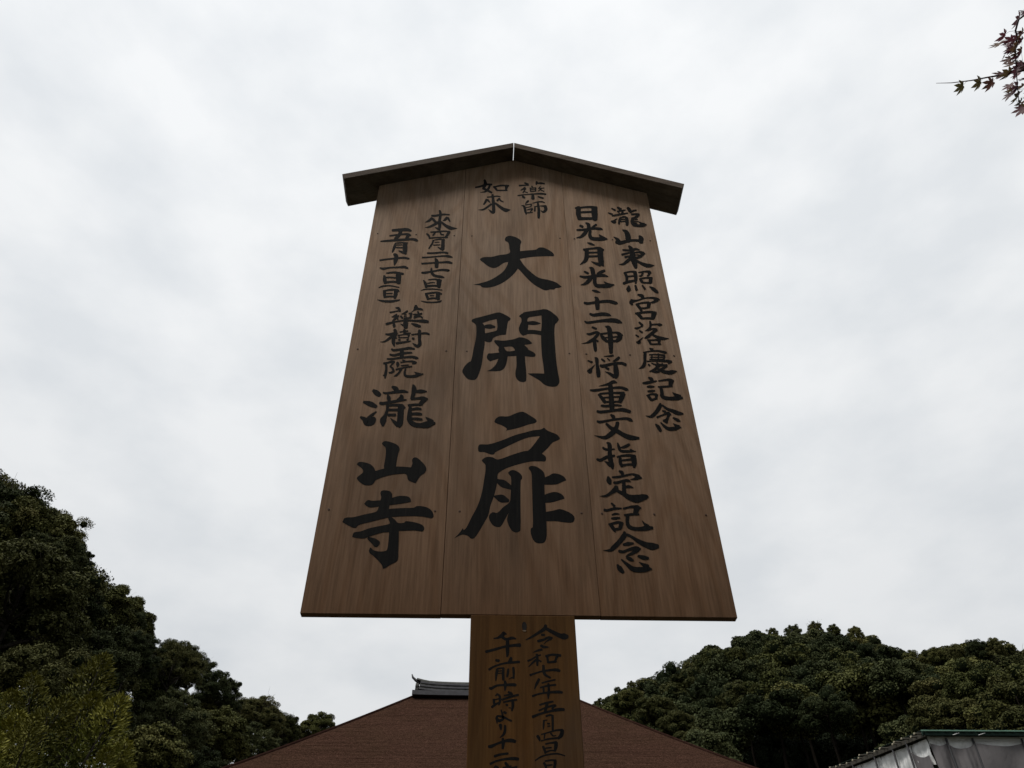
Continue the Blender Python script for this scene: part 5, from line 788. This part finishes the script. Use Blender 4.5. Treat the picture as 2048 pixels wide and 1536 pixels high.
# body of the hall under the eaves
box('wall', -6.6, 6.6, -5.6, 5.6, 1.0, 6.6, M_plaster, T_)
box('platform', -8.2, 8.2, -7.4, 7.4, -0.6, 1.0, M_timber, T_)
for i in range(6):
    x = -6.65+i*2.66
    v, f = tube([(Vector((x, -5.75, 1.0)), .2), (Vector((x, -5.75, 6.4)), .2)], 12); obj('pillar', mesh('pillar', v, f, M_timber, True), T_)
for i in range(5): box('door', -6.65+i*2.66+.25, -6.65+(i+1)*2.66-.25, -5.7, -5.62, 1.2, 4.6, M_timber, T_, 0.01)
for z in (1.05, 4.8, 6.2): box('beam', -6.9, 6.9, -5.98, -5.72, z, z+0.3, M_timber, T_)

# ------------------------------------------------------------ shed roof with hung sheets at lower right
def cloth_mat(name, c):
    M = Mat(name); n = M.noise(M.coord(), 2.5, 5, 0.6); f = M.noise(M.coord(), 120, 2)
    M.base(M.ramp(n, [(0.3, tuple(v*0.8 for v in c)), (0.7, c)])); M.rough(0.95, 0.04); w_ = M.noise(M.coord((1, 1, 0.5)), 9, 5, 0.65, 1.2); M.bump(w_, 0.35, 0.03)
    return M.m
M_grey = cloth_mat('grey_sheet', (0.17, 0.16, 0.163)); M_white = cloth_mat('white_sheet', (0.80, 0.81, 0.80))
M_green = plain('green_painted_metal', (0.008, 0.028, 0.020), 0.6, var=0.3, scale=6)
M_greenlip = plain('pale_green_trim', (0.13, 0.24, 0.18), 0.6, var=0.15, scale=6)
M_black = plain('black_pole', (0.02, 0.02, 0.022), 0.6)
M_pole = plain('weathered_pole', (0.05, 0.045, 0.035), 0.85, var=0.4, scale=20)
M_cut = plain('pale_cut_end', (0.40, 0.36, 0.26), 0.7, var=0.15)
OX, OY = -0.082, -1.527
SH = thing('covered_shed', (OX, OY, 0), 'shed with green metal eave and grey and white sheets hung below it', 'shed')
ES = 0.164; EZ = 6.05
def roofz(y): return EZ + (y-12.63)*ES
# corrugated roof sheet
V, F = [], []; xs = np.arange(6.965, 13.4, 0.033); nxs = len(xs)
for (y) in (12.645, 19.4):
    for i, x in enumerate(xs): V.append((x, y, roofz(y)+0.012*math.sin(i*math.pi/2)))
for i in range(nxs-1): F.append((i, i+1, nxs+i+1, nxs+i))
ro = obj('roof_sheet', mesh('roof_sheet', V, F, M_green), SH)
so = ro.modifiers.new('thick', 'SOLIDIFY'); so.thickness = 0.008
box('fascia', 6.95, 13.3, 12.66, 12.685, EZ-0.075, EZ-0.02, M_green, SH, 0.004)
box('gutter_lip', 6.93, 13.3, 12.63, 12.645, EZ-0.022, EZ-0.002, M_greenlip, SH, 0.003)
box('wall_plate', 6.98, 13.3, 12.80, 12.88, EZ-0.06, EZ+0.02, M_pole, SH)
rg = random.Random(12)
for i in range(21):
    y = 12.72+i*0.235+rg.uniform(-.07, .07); z = roofz(y)-0.05+rg.uniform(-.01, .01); ln = rg.uniform(0.02, 0.12)
    v, f = tube([(Vector((6.93-ln, y, z)), 0.015), (Vector((8.6, y, z)), 0.017)], 8)
    p_ = obj('purlin', mesh('purlin', v, f, M_pole, True), SH)
    d_ = []
    for k in range(8): d_.append((6.929-ln, y+math.cos(k*math.pi/4)*0.0155, z+math.sin(k*math.pi/4)*0.0155))
    for k in range(8): d_.append((6.945-ln, y+math.cos(k*math.pi/4)*0.0158, z+math.sin(k*math.pi/4)*0.0158))
    obj('cut_end', mesh('cut_end', d_, [tuple(range(8))]+[(k, 8+k, 8+(k+1) % 8, (k+1) % 8) for k in range(8)], M_cut), p_)
box('verge_board', 6.965, 6.985, 12.66, 19.3, 0, 0.06, M_pole, SH)
vb = [o for o in SH.children if o.name.startswith('verge_board')][0]
for v in vb.data.vertices: v.co.z = roofz(v.co.y) - 0.10 + v.co.z
def cloth(name, mat, a, b, ztop, zbot, n=40, m=14, amp=0.02, nf=5, seed=0, push=0.0, parent=SH):
    g = random.Random(seed); ph = [g.uniform(0, 6.28) for _ in range(4)]
    a = Vector(a); b = Vector(b); d = b-a; nrm = Vector((d.y, -d.x, 0)).normalized()
    V, F = [], []
    for j in range(m+1):
        for i in range(n+1):
            s = i/n; t = j/m
            zt, zb = ztop(s), zbot(s)
            w = amp*(0.35+0.65*t)*(math.sin(nf*2*math.pi*s+ph[0]+1.5*t)+0.5*math.sin(nf*4.7*math.pi*s+ph[1]-2.3*t)) + amp*0.8*math.sin(3*math.pi*t+ph[2]+5*s)
            p = a+d*s+nrm*(w+push); V.append((p.x, p.y, zt+(zb-zt)*t))
    for j in range(m):
        for i in range(n): F.append((j*(n+1)+i, j*(n+1)+i+1, (j+1)*(n+1)+i+1, (j+1)*(n+1)+i))
    return obj(name, mesh(name, V, F, mat, True), parent)
# front side, seen along the green eave
fx = [7.06, 7.33, 7.75, 8.54, 9.5, 10.5, 11.6, 12.8]
for i in range(len(fx)-1):
    a, b = (fx[i], 12.76, 0), (fx[i+1], 12.76, 0); sag = 0.05+0.02*(i % 2)
    cloth('white_sheet', M_white, a, b, lambda s: 5.99, lambda s, sag=sag: 5.84-0.5*sag*math.sin(math.pi*s), 30, 5, 0.006, 2, i)
    cloth('grey_sheet', M_grey, a, b, lambda s, sag=sag, i=i: (5.885 - sag*math.sin(math.pi*s) - (0.02 if i % 2 else 0)), lambda s: 3.2, 44, 26, 0.02, 1+i % 2, 20+i, 0.04)
# left side, seen under the verge
ly = [12.76, 13.3, 13.82, 14.45, 15.3, 16.6, 17.8]
wh = [0.12, 0.28, 0.30, 0.20, 0.03, 0.03]
for i in range(len(ly)-1):
    a, b = (7.04, ly[i+1], 0), (7.04, ly[i], 0)
    top = lambda s, i=i: roofz(ly[i+1]+(ly[i]-ly[i+1])*s)-0.12
    cloth('white_sheet', M_white, a, b, top, lambda s, i=i, top=top: top(s)-wh[i]-0.12*s-0.14, 26, 8, 0.012, 3, 50+i)
    cloth('grey_sheet', M_grey, a, b, lambda s, i=i, top=top: top(s)-wh[i]-0.12*s-0.05*math.sin(math.pi*s), lambda s: 3.2, 40, 24, 0.02, 1, 70+i, 0.035)
for x in (7.33, 7.75, 8.54, 9.5, 10.5, 11.6, 12.8):
    v, f = tube([(Vector((x, 12.715, 0)), .018), (Vector((x, 12.715, EZ-0.1)), .018)], 8); obj('pole', mesh('pole', v, f, M_black, True), SH)
for y in (13.3, 13.82, 14.55, 15.5, 16.6):
    v, f = tube([(Vector((6.98, y, 0)), .018), (Vector((6.98, y, roofz(y)-0.06)), .018)], 8); obj('pole', mesh('pole', v, f, M_black, True), SH)
for x in (7.42, 7.83, 8.66, 9.6, 10.6):
    v, f = tube([(Vector((x, 12.64, EZ-0.075)), .006), (Vector((x+0.12, 12.65, EZ-0.04)), .006)], 6); obj('bracket', mesh('bracket', v, f, M_white, True), SH)

# ------------------------------------------------------------ maple reaching in at the top right
def maple_mat():
    M = Mat('maple_leaf'); oi = M.n('ShaderNodeObjectInfo')
    c = M.ramp(oi.outputs['Random'], [(0.0, (0.120, 0.036, 0.045)), (0.35, (0.090, 0.036, 0.050)), (0.6, (0.130, 0.066, 0.034)), (1.0, (0.075, 0.072, 0.028))])
    M.base(c); M.rough(0.55, 0.3)
    tr = M.n('ShaderNodeBsdfTranslucent'); M.l(c, tr.inputs[0]); mx = M.n('ShaderNodeMixShader'); mx.inputs[0].default_value = 0.3
    M.l(M.b.outputs[0], mx.inputs[1]); M.l(tr.outputs[0], mx.inputs[2]); o = M.t.nodes['Material Output']; M.l(mx.outputs[0], o.inputs[0])
    return M.m
M_maple = maple_mat(); M_twig = plain('maple_twig', (0.05, 0.022, 0.025), 0.6)
def maple_leaf(seed):
    g = random.Random(seed); lens = [.42, .72, .95, 1.08, .95, .72, .42]; V = [(0, 0, 0)]
    for i, L in enumerate(lens):
        a = R(-108+36*i+g.uniform(-4, 4)); L *= g.uniform(.9, 1.1)
        wd = 0.165*L
        ax = (math.sin(a), math.cos(a)); sd_ = (ax[1], -ax[0])
        for (u, w) in ((0.32, -wd*0.75), (0.62, -wd*1.05), (1.0, 0), (0.62, wd*1.05), (0.32, wd*0.75)):
            x, y = ax[0]*L*u+sd_[0]*w, ax[1]*L*u+sd_[1]*w
            V.append((x, y, -0.30*(u*L)**2*(0.6+0.8*abs(a)/1.9)+0.05*abs(w)))
    F = []
    for i in range(7):
        o = 1+5*i
        F += [(o, o+1, o+2, o+3, o+4)]
        F.append((0, o, o+4))
        if i < 6: F.append((0, o+4, o+5))
    return mesh('leaf', V, F, M_maple)
LEAVES = [(2.114,0.18,5.087),(2.173,0.147,5.066),(2.216,0.136,5.043),(2.185,-0.067,5.073),(2.209,-0.006,5.125),(2.218,0.016,5.057),(2.269,0.041,5.084),(2.256,-0.01,5.121),
    (2.202,-0.079,5.015),(2.207,-0.058,4.986),(2.32,-0.012,5.144),(2.24,-0.009,5.019),(2.251,-0.009,5.004),(2.333,0.088,5.141),(2.283,0.054,5.027),(2.281,0.123,5.11),
    (2.263,0.084,5.029),(2.314,0.086,5.043),(2.23,0.098,4.943),(2.32,0.138,5.014),(2.338,0.171,5.058),(2.285,0.162,4.991),(2.344,0.183,5.008),(2.348,0.194,4.978),
    (2.281,0.156,4.851),(2.281,-0.097,5.18),(2.297,0.002,5.078),(2.228,-0.019,5.044),(2.226,0.032,4.94),(2.368,0.153,5.046),(2.241,-0.038,5.096),(2.312,0.054,5.084),
    (2.32,-0.035,5.166),(2.285,-0.002,5.125),(2.368,0.184,5.048),(2.472,0.066,4.842),(2.548,-0.061,4.503),(2.473,-0.091,5.383),(2.41,-0.063,4.814),(2.429,-0.18,4.896),
    (2.713,0.034,5.103),(2.78,0.191,4.928),(2.573,-0.148,4.588),(2.881,0.192,4.888),(2.439,-0.06,4.706),(2.555,-0.145,4.721),(2.535,0.286,5.198),(2.322,0.102,4.905),
    (2.419,-0.092,5.246),(2.636,-0.338,5.039),(2.262,0.046,4.901),(2.717,0.097,4.682),(2.493,-0.331,4.65),(2.356,-0.391,4.889),(2.339,-0.101,4.751),(2.272,0.119,4.843),
    (2.681,0.012,4.629),(2.544,-0.041,5.023),(2.598,-0.045,4.961),(2.65,-0.16,4.788),(2.474,-0.287,4.858),(2.716,-0.133,4.833),(2.299,-0.05,5.142),(2.349,0.069,5.104),
    (2.308,0.029,5.0),(2.64,-0.143,5.049),(2.353,-0.435,4.783),(2.527,0.055,4.616),(2.422,-0.078,4.83),(2.366,-0.194,4.965),(2.464,-0.227,4.913),(2.574,-0.343,5.047),
    (2.458,-0.271,4.792),(2.459,-0.319,4.776),(2.339,-0.075,4.688),(2.53,-0.079,5.222),(2.386,0.017,4.671),(2.601,0.102,5.14),(2.293,-0.298,4.833),(2.592,-0.187,5.194),
    (2.503,-0.331,4.831),(2.775,0.009,4.97),(2.303,-0.298,4.979),(2.526,-0.271,4.853),(2.419,-0.139,4.941),(2.415,-0.405,4.673),(2.94,0.155,4.937),(2.702,0.262,5.025),
    (2.541,0.16,5.113),(2.484,-0.148,4.783),(2.228,-0.296,4.831),(2.634,-0.144,5.15),(2.421,0.239,5.029),(2.896,0.145,4.893),(2.562,-0.296,5.199),(2.39,-0.114,5.18),
    (2.676,-0.041,5.196),(2.426,-0.235,4.83),(2.765,-0.088,4.998),(2.408,-0.216,5.092),(2.706,-0.236,5.112),(2.851,0.08,4.889),(2.43,0.134,5.228),(2.184,-0.198,5.002),
    (2.491,-0.138,4.945),(2.362,-0.449,4.775),(2.124,-0.321,4.911),(2.555,-0.08,4.496),(2.403,-0.221,4.899),(2.49,0.027,4.98)]
mt = thing('maple_tree', (5.6, 0.9, 0), 'maple branch with dark reddish purple leaves hanging in at the top right corner', 'tree')
MB = Vector((5.6, 0.9, 0))
lm = [maple_leaf(i) for i in range(4)]
tw1 = [Vector(v) for v in [(2.013, 0.198, 5.139), (2.069, 0.182, 5.114), (2.138, 0.154, 5.085), (2.195, 0.125, 5.062), (2.242, 0.103, 5.042), (2.31, 0.064, 5.013), (2.412, 0.021, 4.96), (2.621, -0.038, 4.824)]]
tw2 = [Vector(v) for v in [(2.33, 0.213, 4.926), (2.306, 0.14, 4.98), (2.285, 0.072, 5.027), (2.265, 0.0, 5.072), (2.257, -0.054, 5.101), (2.248, -0.068, 5.112), (2.248, -0.11, 5.129), (2.264, -0.132, 5.127), (2.359, -0.184, 5.083)]]
parts = []
hub = tw1[-1]
parts.append(tube([(p_-MB, 0.0011+0.0009*i) for i, p_ in enumerate(tw1)], 5))
parts.append(tube([(p_-MB, 0.0012+0.0006*i) for i, p_ in enumerate(tw2)], 5))
parts.append(tube([(tw2[-1]-MB, .006), ((tw2[-1]+hub)/2+Vector((.2, 0, -.02))-MB, .009), (hub+Vector((.3, .05, 0))-MB, .014)], 6))
parts.append(tube([(hub-MB, .010), (hub+Vector((.6, .1, -.1))-MB, .02), (Vector((4.6, .5, 4.0))-MB, .035), (Vector((5.5, .85, 3.1))-MB, .055)], 8))
sticks = tw1[2:]+tw2
g = random.Random(9)
vr, vu = r2, u2
for i, p_ in enumerate(LEAVES):
    P_ = Vector(p_)
    q = min(sticks, key=lambda s: (s-P_).length + (0.4 if s.x < P_.x-0.02 else 0))
    if i == 0: q = tw1[2]
    if i == 1: q = tw1[3]
    if i == 2: q = tw1[4]
    mid = (P_+q)/2 + Vector((0, 0, 0.012))
    parts.append(tube([(P_-MB, 0.0006), (mid-MB, 0.0008), (q-MB, 0.001)], 4))
    ang = R(g.uniform(205, 250)) if i > 2 else R(222)
    ax = (vr*math.cos(ang) + vu*math.sin(ang) + fw*g.uniform(-.5, .3)).normalized()
    tilt = g.uniform(0.25, 0.85) if i > 2 else 0.95
    n0 = (-fw).cross(ax).normalized()               # sideways, in the picture's sense of the branch
    nn = (n0*math.cos(tilt) + (-fw)*math.sin(tilt)*g.choice((1, 1, -1) if i > 2 else (1,))).normalized()
    xx = ax.cross(nn).normalized(); nn = xx.cross(ax)
    s = 0.050*g.uniform(.7, 1.2) if i > 2 else 0.053
    lf = bpy.data.objects.new('leaf', lm[i % 4]); link(lf, mt)
    m = Matrix((xx, ax, nn)).transposed().to_4x4()
    m = Matrix.Translation(P_-MB) @ m @ Matrix.Scale(s, 4)
    lf.matrix_basis = m
V, F = join(parts); obj('branch', mesh('branch', V, F, M_twig, True), mt)
v, f = tube([(Vector((0, 0, -.3)), .12), (Vector((0.02, 0, 1.2)), .095), (Vector((-.03, .02, 2.4)), .08), (Vector((-.1, -.05, 3.12)), .058), (Vector((.1, .1, 4.2)), .04), (Vector((.3, .1, 5.6)), .02)], 10)
obj('trunk', mesh('trunk', v, f, M_bark, True), mt)
print('tris', sum(len(m.loop_triangles) if m.loop_triangles else sum(len(p.vertices)-2 for p in m.polygons) for m in bpy.data.meshes if len(m.polygons) < 3000))
